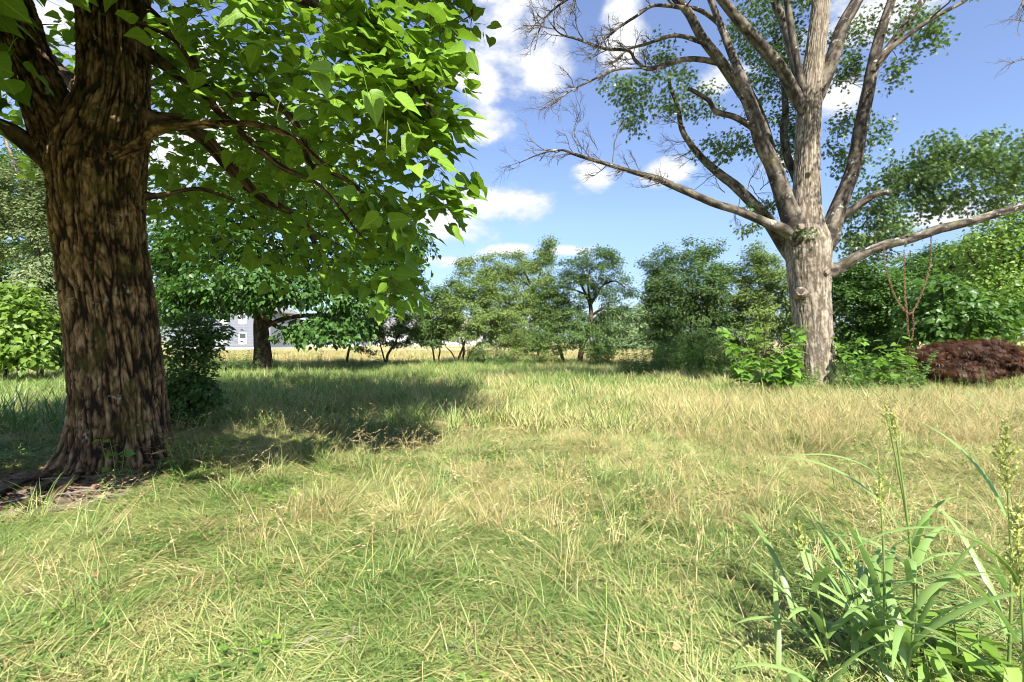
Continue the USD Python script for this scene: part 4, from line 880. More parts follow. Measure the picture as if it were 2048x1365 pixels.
    tree('thicket_tree', 'bright green big-leaved young catalpa at the far left edge', 'tree', 20, 18.5, [[(10, 750, 6), (14, 690, 5), (20, 640, 4)], [(12, 700, 4), (50, 650, 3)]], [(30, 660, 66, 44, 0, .9, 44), (10, 600, 70, 34, 0, .9, 34), (-60, 640, 60, 70, 0, 1, 30), (60, 690, 36, 22, -.2, .6, 12), (20, 715, 80, 24, -.1, .7, 40), (70, 640, 40, 50, .1, .7, 24)], 'heart_low', M['bright_leaf'], .22, M['dark_bark'], per=14, seed=92, clump=.32, droop=.5, parts=90)
    tree('thicket_tree', 'dense dark tree behind the pale one at the far left', 'tree', -40, 27, [[(-4, 740, 9), (-2, 620, 8), (0, 500, 7), (-10, 400, 5)]], [(20, 560, 130, 90, 0, 2.2, 130), (0, 690, 150, 50, 0, 2, 100), (60, 380, 120, 90, 1, 2.4, 90), (180, 600, 90, 140, 1.5, 2, 110), (-140, 500, 120, 200, 0, 2, 80), (300, 560, 90, 120, 3, 2, 80)], 'oval', M['thicket_leaf'], .15, M['dark_bark'], per=34, seed=93, clump=.5)
    # shrub against the big trunk
    tree('trunk_shrub', 'dark leafy shrub growing out from the right side of the big catalpa trunk', 'shrub', 372, 8.4, [[(360, 870, 6), (362, 800, 5), (370, 720, 4), (366, 660, 3)], [(365, 800, 4), (395, 750, 3), (420, 700, 2)], [(363, 830, 3.5), (400, 800, 2.5), (430, 780, 1.5)]],
         [(372, 735, 48, 70, 0, .42, 60), (395, 660, 50, 40, .1, .4, 34), (360, 800, 40, 50, 0, .36, 34), (410, 790, 36, 26, 0, .3, 14), (420, 680, 40, 24, .1, .3, 12)], 'oval', M['shrub_leaf'], .10, M['dark_bark'], per=30, seed=95, clump=.15, thick=.012, parts=60, width=1.15)
    # the low red maple
    tree('red_maple', 'low spreading dark red laceleaf maple at the right edge of the meadow', 'shrub', 1935, 15.8, [[(1940, 790, 7), (1938, 750, 6), (1925, 715, 5)], [(1938, 745, 4), (1980, 705, 3), (2010, 700, 2)], [(1937, 745, 4), (1890, 710, 3), (1860, 715, 2)], [(1935, 740, 4), (1940, 700, 3), (1930, 685, 2)]],
         [(1938, 715, 80, 30, 0, 1.2, 110), (1875, 732, 36, 22, -.4, .7, 44), (1905, 704, 34, 20, -.3, .6, 30), (1965, 702, 40, 22, -.5, .6, 36), (2000, 726, 30, 24, -.4, .7, 34), (1938, 742, 76, 16, -.7, .7, 44), (1912, 690, 22, 9, -.2, .4, 10), (1970, 688, 18, 8, -.2, .4, 8), (2022, 712, 16, 16, -.3, .4, 8), (1852, 716, 18, 14, -.4, .4, 9)], 'feather', M['maple_leaf'], .19, M['dark_bark'], per=34, seed=97, clump=.30, flat=.25, droop=.8, tilt=.35, width=1.2)


# ------------------------------------------------------------------ weeds and saplings
def weed(name, label, at, d, height, stems, leaf, lm, lsize, spread=.25, seed=1, group=None, cat='plant', every=.05, parts=0, plume=False, width=1.0, lean=.25, droop=.2, flatleaf=.8):
    rng = np.random.default_rng(seed)
    base = G(at, d)
    t = thing(name, label, cat, base, group)
    L = [[], [], []]; S_ = []
    for k in range(stems):
        a = rng.uniform(0, 2 * np.pi); r = spread * math.sqrt(rng.random())
        b = base + np.array([r * math.cos(a), r * math.sin(a), 0]); b[2] = float(gh(b[0], b[1])) - .02
        h = height * rng.uniform(.6, 1.05)
        ln = np.array([math.cos(a), math.sin(a), 0]) * lean * h * rng.uniform(.3, 1) + rng.normal(size=3) * np.array([.06, .06, 0]) * h
        u = np.linspace(0, 1, 7)[:, None]
        path = b + u * np.array([0, 0, h]) + (u ** 1.6) * ln
        m = MB(); m.tube(path, np.linspace(max(.006, h * .007), .002, 7), 5, a=.4)
        if k < 24:
            m.build('stem', M['stem'], t, smooth=True)
        n = max(4, int(h / every))
        uu = rng.uniform(.18, 1.0, n) if not plume else rng.uniform(.1, 1.0, n)
        ang = np.arange(n) * 2.4 + rng.random()
        pos = np.array([[np.interp(q, u[:, 0], path[:, c]) for c in range(3)] for q in np.sort(uu)])
        tip = np.stack([np.cos(ang), np.sin(ang), rng.uniform(-.3, .35, n) - droop], 1)
        L[0].append(pos); L[1].append(tip); L[2].append(np.array([0, 0, flatleaf]) + rng.normal(size=(n, 3)) * .3 - .15 * tip); S_.append(lsize * (1.15 - .5 * np.sort(uu)) * rng.uniform(.7, 1.2, n))
    pos, tip, nor, sz = np.vstack(L[0]), np.vstack(L[1]), np.vstack(L[2]), np.concatenate(S_)
    pos = pos + unit(tip) * sz[:, None] * .12
    rnd = rng.random(len(pos))
    o = np.argsort(pos[:, 1])
    for i in o[:parts]:
        m = MB(); m.add(*place_leaves(leaf, pos[i:i + 1], tip[i:i + 1], nor[i:i + 1], sz[i:i + 1], rnd[i:i + 1], width)); m.build('leaf', lm, t, smooth=True)
    rest = o[parts:]
    if len(rest):
        m = MB(); m.add(*place_leaves(leaf, pos[rest], tip[rest], nor[rest], sz[rest], rnd[rest], width)); m.build('foliage', lm, t, smooth=True, kind='stuff')
    return t


def weeds():
    W, SL = M['weed_leaf'], M['sapling_leaf']
    weed('catalpa_sapling', 'bright green catalpa sapling bush against the left side of the oak trunk', 1535, 14.0, 2.0, 20, 'heart', SL, .30, .70, 101, every=.10, parts=200, cat='shrub', lean=.35, droop=.25)
    weed('catalpa_sapling', 'bright green catalpa sapling bush just right of the oak trunk', 1737, 14.5, 1.6, 17, 'heart', SL, .30, .62, 102, every=.10, parts=150, cat='shrub', lean=.35, droop=.2)
    weed('vine_shrub', 'small leafy vine bush hugging the foot of the oak', 1610, 14.0, .95, 22, 'oval', M['sapling_leaf'], .12, .5, 103, every=.035, cat='shrub', lean=.4, width=1.3)
    weed('weed_clump', 'feathery pale green weed clump at the right foot of the oak', 1705, 13.8, 1.1, 40, 'lance', W, .10, .5, 104, every=.025, plume=True, width=1.0)
    weed('weed_clump', 'dark leafy weed clump between the sapling right of the oak and the red maple', 1805, 14.0, 1.25, 30, 'oval', W, .14, .75, 105, every=.04, width=1.2)
    weed('weed_clump', 'tall pokeweed-like stem with broad leaves standing left of the red maple', 1822, 14.6, 1.35, 5, 'oval', SL, .17, .25, 106, every=.06, width=1.1)
    for k, (x, d, h, lab) in enumerate([(1890, 14.2, .75, 'slender grey-green weed below the left side of the red maple'), (1930, 14.6, .6, 'slender grey-green weed below the middle of the red maple'), (1968, 14.0, .85, 'taller pale weed spike below the right side of the red maple'), (2025, 14.4, .7, 'grey-green weed at the right edge below the red maple')]):
        weed('weed_clump', lab, x, d, h, 9, 'lance', W, .09, .4, 110 + k, every=.03, plume=True)
    weed('weed_clump', 'dense green weed mound at the left end of the weeds before the dark green tree', 1300, 22.5, 1.5, 80, 'lance', M['thicket_leaf'], .16, 1.4, 120, every=.035, plume=True, width=1.6)
    weed('weed_clump', 'tall feathery weed mound in front of the dark green tree', 1375, 23, 2.1, 90, 'lance', W, .15, 1.5, 121, every=.04, plume=True, width=1.4, lean=.12)
    weed('weed_clump', 'darker weed mound between the feathery one and the oak sapling', 1450, 21.5, 1.5, 80, 'lance', M['thicket_leaf'], .15, 1.3, 122, every=.04, plume=True, width=1.6)
    weed('broadleaf_weed', 'broad-leaved weed standing up at the edge of the gap in the row of trees', 1282, 23, 1.2, 4, 'oval', W, .2, .3, 123, every=.07, width=1.0, parts=20)
    weed('yellow_weed', 'small yellow-green weed sprigs in front of the dark weed mound', 1400, 20.5, .7, 14, 'lance', M['lime_leaf'], .08, .7, 124, every=.05, plume=True)
    weed('weed_clump', 'tall feathery green weeds left of the distant catalpa trunk', 465, 23.0, 1.35, 70, 'lance', W, .12, 1.3, 125, every=.035, plume=True, width=1.4, lean=.12)
    weed('weed_clump', 'loose green weeds right of the distant catalpa trunk', 585, 25, 1.1, 22, 'lance', W, .12, 1.1, 126, every=.04, plume=True, width=1.4, lean=.12)
    weed('weed_clump', 'single tall pale weed in the sunny gap right of the distant catalpa', 640, 26, 1.35, 6, 'lance', W, .12, .5, 127, every=.03, plume=True, width=1.4, lean=.1)
    for k, (x, d, lab) in enumerate([(720, 28, 'dark low weeds beneath the slim dark tree'), (800, 28.5, 'dark low weeds beneath the fork-trunked tree'), (895, 28, 'dark low weeds beneath the crossing-trunk tree'), (1010, 27, 'olive low weeds in front of the scrubby bush')]):
        weed('weed_clump', lab, x, d, .75, 40, 'lance', M['shrub_leaf'], .13, 1.5, 130 + k, every=.035, plume=True, width=1.6)
    # at the foot of the big catalpa
    weed('vine_seedling', 'young vine with a few round leaves climbing the foot of the big trunk', 235, 5.45, .55, 3, 'heart', SL, .105, .10, 140, every=.09, parts=16, lean=.2)
    weed('creeper_bush', 'light green creeper bush on the right side of the big trunk base', 385, 5.9, .42, 12, 'oval', M['bright_leaf'], .085, .30, 141, every=.035, width=1.2, parts=40, lean=.6)
    weed('creeper_bush', 'small-leaved low bush at the sunlit edge right of the big trunk', 385, 5.35, .22, 16, 'oval', M['bright_leaf'], .035, .26, 142, every=.012, width=1.2, lean=.7)
    weed('creeper_bush', 'scattered small creeper leaves in front of the big trunk', 280, 5.2, .2, 16, 'oval', M['weed_leaf'], .045, .45, 143, every=.02, width=1.3, lean=.8)
    weed('creeper_bush', 'few pale leaves of creeper on the bare earth by the roots', 75, 4.75, .12, 8, 'oval', SL, .06, .18, 144, every=.025, width=1.3, parts=20, lean=.9)
    weed('creeper_bush', 'clover-like leaves at the edge of the bare earth, lower left', 95, 4.1, .10, 14, 'oval', SL, .05, .28, 145, every=.015, width=1.4, parts=30, lean=.9)
    weed('creeper_bush', 'small yellow-green leaves in the grass beyond the bare earth edge', 185, 4.25, .10, 6, 'oval', M['lime_leaf'], .06, .12, 146, every=.02, width=1.4, lean=.9)
    for k, (x, d, lab) in enumerate([(725, 2.75, 'yellow-green violet leaves low in the grass, left of the bottom centre'), (1030, 2.62, 'yellow-green violet leaves low in the grass, right of the bottom centre'), (672, 2.5, 'small yellow-green leaves in the grass near the fallen stick'), (870, 2.55, 'tiny pale leaves in the grass at bottom centre'), (790, 2.9, 'yellow-green leaf pair in the grass below the shadow edge')]):
        weed('violet_plant', lab, x, d, .07, 5, 'heart', M['lime_leaf'], .032, .05, 150 + k, every=.02, parts=12, lean=.8)
    weed('ground_ivy', 'shady leafy ground cover under the tall grass left of the big trunk', 40, 6.6, .3, 40, 'oval', M['shrub_leaf'], .07, .75, 160, every=.03, width=1.3, lean=.5)


# ------------------------------------------------------------------ reeds: tall broad-bladed grass
def ribbon(mb, path, width, side, a, fold=.25, twist=0.0):
    """A blade with a folded midrib along path."""
    n = len(path)
    t = unit(np.gradient(path, axis=0))
    s = unit(side - (t * side).sum(1, keepdims=True) * t)
    if twist:
        an = np.linspace(0, twist, n)[:, None]
        s = s * np.cos(an) + np.cross(t, s) * np.sin(an)
    nn = np.cross(s, t)
    w = np.broadcast_to(width, (n,))[:, None]
    v = np.stack([path - s * w + nn * w * fold, path, path + s * w + nn * w * fold], 1).reshape(-1, 3)
    i = np.arange(n - 1) * 3
    f = np.vstack([np.stack([i, i + 1, i + 4], 1), np.stack([i, i + 4, i + 3], 1), np.stack([i + 1, i + 2, i + 5], 1), np.stack([i + 1, i + 5, i + 4], 1)])
    mb.add(v, f, a)


def blade_path(b, yaw, L, up, bend, n=12):
    """Arching blade: starts near upright and bends over."""
    d = np.array([math.cos(yaw), math.sin(yaw), 0])
    el = np.linspace(up, up - bend, n)
    step = L / (n - 1)
    p = [np.asarray(b, float)]
    for e in el[1:]:
        p.append(p[-1] + step * (d * math.cos(e) + np.array([0, 0, math.sin(e)])))
    return np.array(p)


def panicle(t, tip, axis, L, rng, n=16, mat_=None, name='seed_head', spread=.5, grain=.016):
    mb = MB()
    axis = unit(axis)
    mb.tube(np.array([tip - axis * L * 1.0, tip - axis * L * .5, tip]), [.0035, .003, .0015], 5, a=.4)
    a0 = unit(np.cross(axis, [0.2, 1, .1])); b0 = np.cross(axis, a0)
    for k in range(n):
        u = k / n
        p = tip - axis * L * (1 - u)
        ang = k * 2.4 + rng.random()
        side = a0 * math.cos(ang) + b0 * math.sin(ang)
        ln = L * .42 * (1 - u * .75) * rng.uniform(.7, 1.15)
        dirn = unit(axis + side * spread * rng.uniform(.6, 1.3))
        m = max(5, int(ln / .006))
        q = p + dirn * np.linspace(0, ln, m)[:, None] + np.array([0, 0, -1]) * (np.linspace(0, 1, m)[:, None] ** 2) * ln * .15
        mb.tube(q[[0, m // 2, m - 1]], [.002, .0016, .001], 3, a=.5, cap=False)
        for rep in range(2):
            o = q + rng.normal(size=q.shape) * .0028
            tp = unit(dirn + rng.normal(size=q.shape) * .5)
            mb.add(*place_leaves('oval', o, tp, rng.normal(size=q.shape), grain * rng.uniform(.7, 1.1, m), rng.random(m), 1.3))
    mb.build(name, mat_ or M['seed_head'], t, smooth=True)


def reeds():
    rng = np.random.default_rng(77)
    R = M['reed']

    def stalk(t, b, top, blades, width, head, rs, hn=16, Lb=(.45, .75), mat_=None):
        """A culm from b to top with blades and a head."""
        b, top = np.asarray(b, float), np.asarray(top, float)
        u = np.linspace(0, 1, 9)[:, None]
        path = b + (top - b) * u + np.sin(np.pi * u) * np.array([.02, 0, 0])
        m = MB(); m.tube(path, np.linspace(.0075, .0035, 9), 7, a=.7); m.build('stem', M['stem'], t, smooth=True)
        for q, yaw, L, up, bend in blades:
            p = b + (top - b) * q
            pa = blade_path(p, yaw, L, up, bend, 14)
            w = width * np.concatenate([np.linspace(.55, 1, 4), np.linspace(1, .04, 10) ** .7])
            side = np.array([-math.sin(yaw), math.cos(yaw), 0])
            mm = MB(); ribbon(mm, pa, w * .5, side, rs.random(), twist=rs.uniform(-.5, .5)); mm.build('blade', mat_ or R, t, smooth=True)
        if head:
            panicle(t, top + unit(top - b) * head * .6, top - b, head, rs, hn)

    def blades_at(rs, n, zlo=.05, zhi=.85, L=(.4, .75)):
        return [(rs.uniform(zlo, zhi), rs.uniform(0, 2 * np.pi), rs.uniform(*L), rs.uniform(1.0, 1.45), rs.uniform(.7, 2.2)) for _ in range(n)]
    # the clump at the lower right: five seeding stems and many leaf blades
    t = thing('tall_grass_clump', 'clump of tall broad-bladed grass with green seed spikes in the lower right foreground', 'grass', G(1720, 2.25))
    for x, d, tx, ty, n, hd in [(1665, 2.25, 1602, 1075, 5, .15), (1760, 2.2, 1760, 985, 6, .17), (1838, 2.25, 1790, 860, 6, .12), (1700, 2.35, 1715, 1195, 5, 0), (1800, 2.1, 1830, 1150, 6, 0), (1720, 2.4, 1700, 1130, 4, .10)]:
        rs = np.random.default_rng(int(x))
        stalk(t, G(x, d), P(tx, ty, d + .02), blades_at(rs, n, .1, .75), .043, hd, rs, 14)
    for k in range(24):
        x, d = rng.uniform(1540, 1880), rng.uniform(2.05, 2.6)
        yaw = rng.uniform(0, 2 * np.pi); L = rng.uniform(.45, .95)
        pa = blade_path(G(x, d), yaw, L, rng.uniform(1.15, 1.5), rng.uniform(.5, 2.0), 14)
        w = rng.uniform(.024, .038) * np.concatenate([np.linspace(.5, 1, 5), np.linspace(1, .03, 9) ** .7])
        mm = MB(); ribbon(mm, pa, w * .5, np.array([-math.sin(yaw), math.cos(yaw), 0]), rng.random(), twist=rng.uniform(-.7, .7)); mm.build('blade', R, t, smooth=True)
    t = thing('tall_grass_stalk', 'very tall seeding grass stalk rising near the right edge, pale green spike high up', 'grass', G(2015, 2.2))
    rs = np.random.default_rng(3)
    stalk(t, G(2015, 2.2), P(2012, 930, 2.2), blades_at(rs, 5, .2, .8), .032, .30, rs, 22)
    t = thing('tall_grass_stalk', 'nearer seeding grass stalk at the right edge with a bushy olive spike', 'grass', G(2040, 1.75))
    rs = np.random.default_rng(4)
    stalk(t, G(2040, 1.75), P(2036, 1120, 1.75), blades_at(rs, 6, .3, .95), .034, .32, rs, 26)
    t = thing('tall_grass_stalk', 'slim seeding grass stalk with a small spike standing alone left of the right-edge stalks', 'grass', G(1878, 2.35))
    rs = np.random.default_rng(6)
    stalk(t, G(1850, 2.4), P(1775, 835, 2.4), blades_at(rs, 4, .15, .5), .026, .11, rs, 9)
    # broad-leaved weed in the corner
    weed('broadleaf_weed', 'bright broad-leaved weed in the bottom right corner', 1930, 2.15, .34, 9, 'lance', M['lime_leaf'], .22, .22, 170, every=.03, parts=90, width=1.6, lean=.5)
    # dark grass clump left of the big trunk, in its shade
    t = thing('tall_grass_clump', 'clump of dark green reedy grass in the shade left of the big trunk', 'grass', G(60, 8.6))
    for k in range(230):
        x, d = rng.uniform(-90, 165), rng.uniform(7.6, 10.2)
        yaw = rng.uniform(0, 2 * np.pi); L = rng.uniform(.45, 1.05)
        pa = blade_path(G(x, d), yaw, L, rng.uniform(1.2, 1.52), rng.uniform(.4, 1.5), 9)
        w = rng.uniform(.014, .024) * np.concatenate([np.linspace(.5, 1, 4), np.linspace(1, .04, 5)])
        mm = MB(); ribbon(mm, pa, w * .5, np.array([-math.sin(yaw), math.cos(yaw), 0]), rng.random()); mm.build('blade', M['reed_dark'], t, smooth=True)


# ------------------------------------------------------------------ meadow grass
def grass():
    rng = np.random.default_rng(21)
    g_green = grass_mat('green_grass', [(0.0, (0.100, 0.180, 0.038)), (0.35, (0.235, 0.325, 0.090)), (0.7, (0.430, 0.470, 0.190)), (1.0, (0.64, 0.58, 0.33))], bias=.0)
    g_mix = grass_mat('yellowing_grass', [(0.0, (0.20, 0.26, 0.070)), (0.35, (0.42, 0.42, 0.16)), (0.7, (0.62, 0.54, 0.28)), (1.0, (0.72, 0.62, 0.40))], bias=.05)
    g_straw = grass_mat('straw_grass', [(0.0, (0.30, 0.28, 0.10)), (0.4, (0.47, 0.38, 0.175)), (0.8, (0.58, 0.46, 0.26)), (1.0, (0.64, 0.55, 0.37))], bias=.1, noise=.4)

    def clump(n, L, w, up, bend, rad, rs, straight=None, head=0, segs=5):
        mb = MB()
        for _ in range(n):
            a = rs.uniform(0, 2 * np.pi); r = rad * math.sqrt(rs.random())
            b = np.array([r * math.cos(a), r * math.sin(a), -.02])
            yaw = rs.uniform(0, 2 * np.pi) if straight is None else rs.normal(0, straight)
            l = L * rs.uniform(.55, 1.15)
            pa = blade_path(b, yaw, l, up * rs.uniform(.75, 1.1), bend * rs.uniform(.6, 1.25), segs)
            pa[:, 2] = np.maximum(pa[:, 2], .012 + .03 * rs.random())
            pa[0, 2] = -.02
            s = np.array([-math.sin(yaw), math.cos(yaw), 0])
            wd = w * rs.uniform(.7, 1.2)
            k = rs.random()
            W = wd * np.concatenate([[.7], np.linspace(1, .5, segs - 2)])[:, None] * .5
            body = pa[:-1]
            v = np.concatenate([body - s * W, body + s * W, pa[-1:]])
            m = segs - 1
            i = np.arange(m - 1)
            f = np.vstack([np.stack([i, m + i, m + i + 1], 1), np.stack([i, m + i + 1, i + 1], 1), [[m - 1, 2 * m - 1, 2 * m]]])
            mb.add(v, f, k)
            if head:
                h = max(3, int(head))
                q = pa[-1] + (pa[-1] - pa[-3]) * np.linspace(-.9, .15, h)[:, None]
                tp = unit((pa[-1] - pa[-3]) + rs.normal(size=(h, 3)) * .03 + np.array([0, 0, -.02]))
                mb.add(*place_leaves('oval', q + rs.normal(size=q.shape) * .006, tp, rs.normal(size=q.shape), .035 * rs.uniform(.6, 1.2, h), np.full(h, min(1, k + .3)), .55))
        return mb

    def field(name, label, protos, pts, yaw, scale, mats, tilt=.08):
        """protos: list of MB; pts (n, 2). One instancer: grass nobody could count."""
        path = '/World/' + numbered('/World', name)
        pi = UsdGeom.PointInstancer.Define(stage, path)
        keys(pi.GetPrim(), label=label, category='grass', kind='stuff')
        rel = []
        for k, mb in enumerate(protos):
            m = mb.build('tuft', mats[k], pi)
            rel.append(m.GetPath())
        pi.CreatePrototypesRel().SetTargets(rel)
        n = len(pts)
        pos = np.stack([pts[:, 0], pts[:, 1], gh(pts[:, 0], pts[:, 1])], 1)
        pi.CreateProtoIndicesAttr(Vt.IntArray.FromNumpy(rng.integers(0, len(protos), n).astype(np.int32)))
        pi.CreatePositionsAttr(Vt.Vec3fArray.FromNumpy(pos.astype(np.float32)))
        c, s_ = np.cos(yaw / 2), np.sin(yaw / 2)
        tx = rng.normal(0, tilt / 2, n); ty = rng.normal(0, tilt / 2, n)
        q = np.stack([tx * c + ty * s_, ty * c - tx * s_, s_, c], 1); q /= np.linalg.norm(q, axis=1, keepdims=True)
        pi.CreateOrientationsAttr(Vt.QuathArray([Gf.Quath(float(a[3]), float(a[0]), float(a[1]), float(a[2])) for a in q]))
        pi.CreateScalesAttr(Vt.Vec3fArray.FromNumpy((scale[:, None] * np.ones(3)).astype(np.float32)))

    def scatter(n, y0, y1, power=1.0, xmul=1.2, margin=1.6):
        """Points over the ground the camera sees between the distances y0 and y1, denser near."""
        n = int(n * 1.22)
        u = rng.random(n)
        y = (y0 ** power + u * (y1 ** power - y0 ** power)) ** (1 / power)
        x = (rng.random(n) * 2 - 1) * (y * 1.06 * xmul + margin)
        return np.stack([x, y], 1)

    def clear(p, trunk=True):
        e = ((p[:, 0] + 5.1) / 1.45) ** 2 + ((p[:, 1] - 5.15) / .95) ** 2 > rng.uniform(.5, 1.2, len(p))
        o = ((p[:, 0] - 9.78) ** 2 + (p[:, 1] - 15.6) ** 2) > .5
        c = ((p[:, 0] + 12.6) ** 2 + (p[:, 1] - 24.5) ** 2) > .6
        return p[e & o & c]

    def nz(p, s, seed):
        return meshkit.fbm(np.stack([p[:, 0] * s, p[:, 1] * s, p[:, 0] * 0], -1), 3, seed)

    def flow(p):
        return 7.0 * (nz(p, .45, 4) - .5) * 2 * 1.2 + 2.6 + rng.normal(0, .6, len(p))

    def band(p):
        """0..1: how much of the straw there is: the tall dry stand in front of the oak and the streaks across the middle."""
        x, y = p[:, 0], p[:, 1]
        tall = np.clip((x - (1.2 + .12 * y)) / 1.5, 0, 1) * np.clip((y - 6.6) / 1.2, 0, 1) * np.clip((15.0 - y) / 2, 0, 1)
        return np.clip(tall, 0, 1)
    rs = np.random.default_rng(2)
    lay = [clump(n_, l_, w_, u_, b_, .17, rs, straight=sd_) for n_, l_, w_, u_, b_, sd_ in [(60, .26, .0056, .95, 1.2, .8), (64, .22, .005, .85, 1.0, 1.3), (46, .32, .0058, .9, 1.3, .6), (56, .25, .0052, 1.15, 1.5, 1.6), (50, .20, .007, .8, .9, 2.0), (54, .28, .005, 1.0, 1.4, .9)]]
    lay_wide = [clump(34, .50, .014, .8, 1.1, .30, rs, straight=.6) for _ in range(4)]
    up_g = [clump(26, .30, .0055, 1.35, 1.0, .12, rs) for _ in range(4)]
    up_wide = [clump(34, .55, .016, 1.35, .9, .28, rs) for _ in range(4)]
    # lodged turf
    p = clear(scatter(13500, 1.7, 8.5, 1.35)); s = .5 + .65 * (nz(p, .6, 8) - .5)
    g = s + rng.normal(0, .15, len(p)) < .505 + .11 * (p[:, 1] < 4.2) + .05 * (p[:, 0] < -.5) - .09 * ((p[:, 1] > 4.8) & (p[:, 0] > -1))
    field('lawn_grass', 'short green lodged grass swirling over the near meadow', lay, p[g], flow(p[g]), rng.uniform(.7, 1.25, g.sum()), [g_green] * 6)
    field('lawn_grass', 'yellowing lodged grass mixed into the near meadow', lay, p[~g], flow(p[~g]), rng.uniform(.7, 1.3, (~g).sum()), [g_mix] * 5 + [g_straw])
    p = clear(scatter(9000, 8.0, 32, 1.25, 1.05)); s = nz(p, .3, 9) - .22 * (p[:, 0] < -1) + .05 * np.clip((p[:, 0] - 0) / 6, -1, 1)
    g = s + rng.normal(0, .15, len(p)) < .53
    field('lawn_grass', 'green grass of the middle distance', lay_wide + up_wide[:2], p[g], flow(p[g]), rng.uniform(.7, 1.2, g.sum()), [g_green] * 6)
    field('lawn_grass', 'yellowing grass of the middle distance', lay_wide + up_wide[:2], p[~g], flow(p[~g]), rng.uniform(.7, 1.2, (~g).sum()), [g_mix] * 6)
    # clover and small broad weeds in the turf
    def clover(rs):
        mb = MB(); n = 16
        q = rs.normal(size=(n, 3)) * np.array([.06, .06, 0]); q[:, 2] = rs.uniform(.03, .11, n)
        tp = rs.normal(size=(n, 3)); tp[:, 2] *= .3
        mb.add(*place_leaves('oval', q, tp, np.array([0, -.2, 1.]) + rs.normal(size=(n, 3)) * .35, rs.uniform(.018, .04, n), rs.random(n), 1.7))
        return mb
    p = clear(scatter(1500, 1.9, 7.5, 1.2)); p = p[nz(p, 1.1, 31) > .50]
    field('clover', 'small broad clover-like leaves scattered low in the near grass', [clover(rs) for _ in range(4)], p, rng.uniform(0, 6.28, len(p)), rng.uniform(.7, 1.3, len(p)), [M['weed_leaf'], M['lime_leaf'], M['weed_leaf'], M['sapling_leaf']])

    def thatch(rs):
        mb = MB(); n = 14
        q = rs.normal(size=(n, 3)) * np.array([.10, .10, 0]); q[:, 2] = rs.uniform(.05, .12, n)
        for k in range(n):
            a = rs.uniform(0, 6.28); L = rs.uniform(.06, .22); d = np.array([math.cos(a), math.sin(a), rs.normal(0, .2)])
            sd = np.array([-math.sin(a), math.cos(a), 0]) * .0022
            mb.add([q[k] - sd, q[k] + sd, q[k] + d * L], [[0, 1, 2]], rs.random())
        return mb
    p = clear(scatter(2600, 1.9, 9, 1.3)); p = p[nz(p, .9, 33) > .47]
    field('thatch', 'broken dead straw lying on top of the grass', [thatch(rs) for _ in range(4)], p, rng.uniform(0, 6.28, len(p)), rng.uniform(.7, 1.4, len(p)), [g_straw, g_straw, M['litter'], g_straw])
    # upright green tufts
    p = clear(scatter(1500, 2.2, 14, 1.3)); p = p[nz(p, .8, 12) > .52]
    field('grass_tuft', 'upright fresh green tufts standing out of the turf', up_g, p, rng.uniform(0, 6.28, len(p)), rng.uniform(.6, 1.15, len(p)), [g_green] * 4)
    big = [clump(60, .46, .0055, 1.35, 1.0, .13, rs, segs=6) for _ in range(3)] + [clump(46, .55, .005, 1.4, 1.2, .12, rs, segs=6) for _ in range(3)]
    p = clear(scatter(620, 3.0, 14, 1.4)); p = p[nz(p, .7, 41) > .47]
    field('grass_tuft', 'larger shaggy tufts of grass, green and straw mixed, standing above the turf', big, p, rng.uniform(0, 6.28, len(p)), rng.uniform(.6, 1.15, len(p)), [g_green, g_mix, g_green, g_straw, g_mix, g_straw], tilt=.25)
    p = np.array([1.9, 4.2]) + rng.normal(size=(16, 2)) * np.array([.24, .16])
    field('dead_tuft', 'brownish dead tuft of grass left of the tall broad-bladed clump', big[3:], p, rng.uniform(0, 6.28, len(p)), rng.uniform(.4, .65, len(p)), [M['litter'], g_straw, g_mix], tilt=.3)
    # tall straw in front of the oak
    straw = [clump(26, .72, .007, 1.42, .9, .18, rs, head=0, segs=6) for _ in range(3)] + [clump(12, .85, .0055, 1.42, 1.15, .18, rs, head=9, segs=7) for _ in range(3)]
    p = clear(scatter(9000, 6.2, 15.5, 1.5)); b = band(p); p = p[rng.random(len(p)) < b * (.35 + .9 * (nz(p, .5, 15) > .45))]
    low = np.interp(p[:, 1], [6.5, 9, 13, 15], [1.0, .95, .62, .5])
    field('dry_grass', 'tall tan dry grass standing in a band in front of the oak', straw, p, rng.normal(2.6, 1.2, len(p)), low * rng.uniform(.55, 1.0, len(p)), [g_mix, g_green, g_straw, g_straw, g_straw, g_straw], tilt=.25)
    # scattered straw stalks with seed heads over the whole meadow
    stalks = [clump(5, .72, .0055, 1.45, 1.1, .14, rs, head=10, segs=8) for _ in range(4)] + [clump(7, .5, .0045, 1.2, 1.2, .16, rs, head=0, segs=6) for _ in range(2)]
    p = clear(scatter(2600, 2.6, 13, 1.5)); w = .18 + .9 * np.exp(-((p[:, 0] - .45) / 1.5) ** 2) * (nz(p, .7, 17) > .48)
    p = p[rng.random(len(p)) < w * 1.3]
    field('seed_stalks', 'thin bleached grass stalks with drooping seed heads over the meadow', stalks, p, rng.normal(0.3, 1.0, len(p)), rng.uniform(.5, 1.0, len(p)), [g_straw] * 6, tilt=.3)
    p = scatter(1500, 5.7, 12.5, 1.2); p = p[(p[:, 0] < -.6) & (p[:, 0] > -4.0 - .15 * p[:, 1])]
    field('seed_stalks', 'tan seed stalks standing at the edge of the big tree shadow', stalks, p, rng.normal(.6, 1.0, len(p)), rng.uniform(.55, 1.0, len(p)), [g_straw] * 6, tilt=.25)
    # tall tan and green grass before the row of small trees
    tall = [clump(30, .75, .016, 1.45, .8, .3, rs, segs=5) for _ in range(4)]
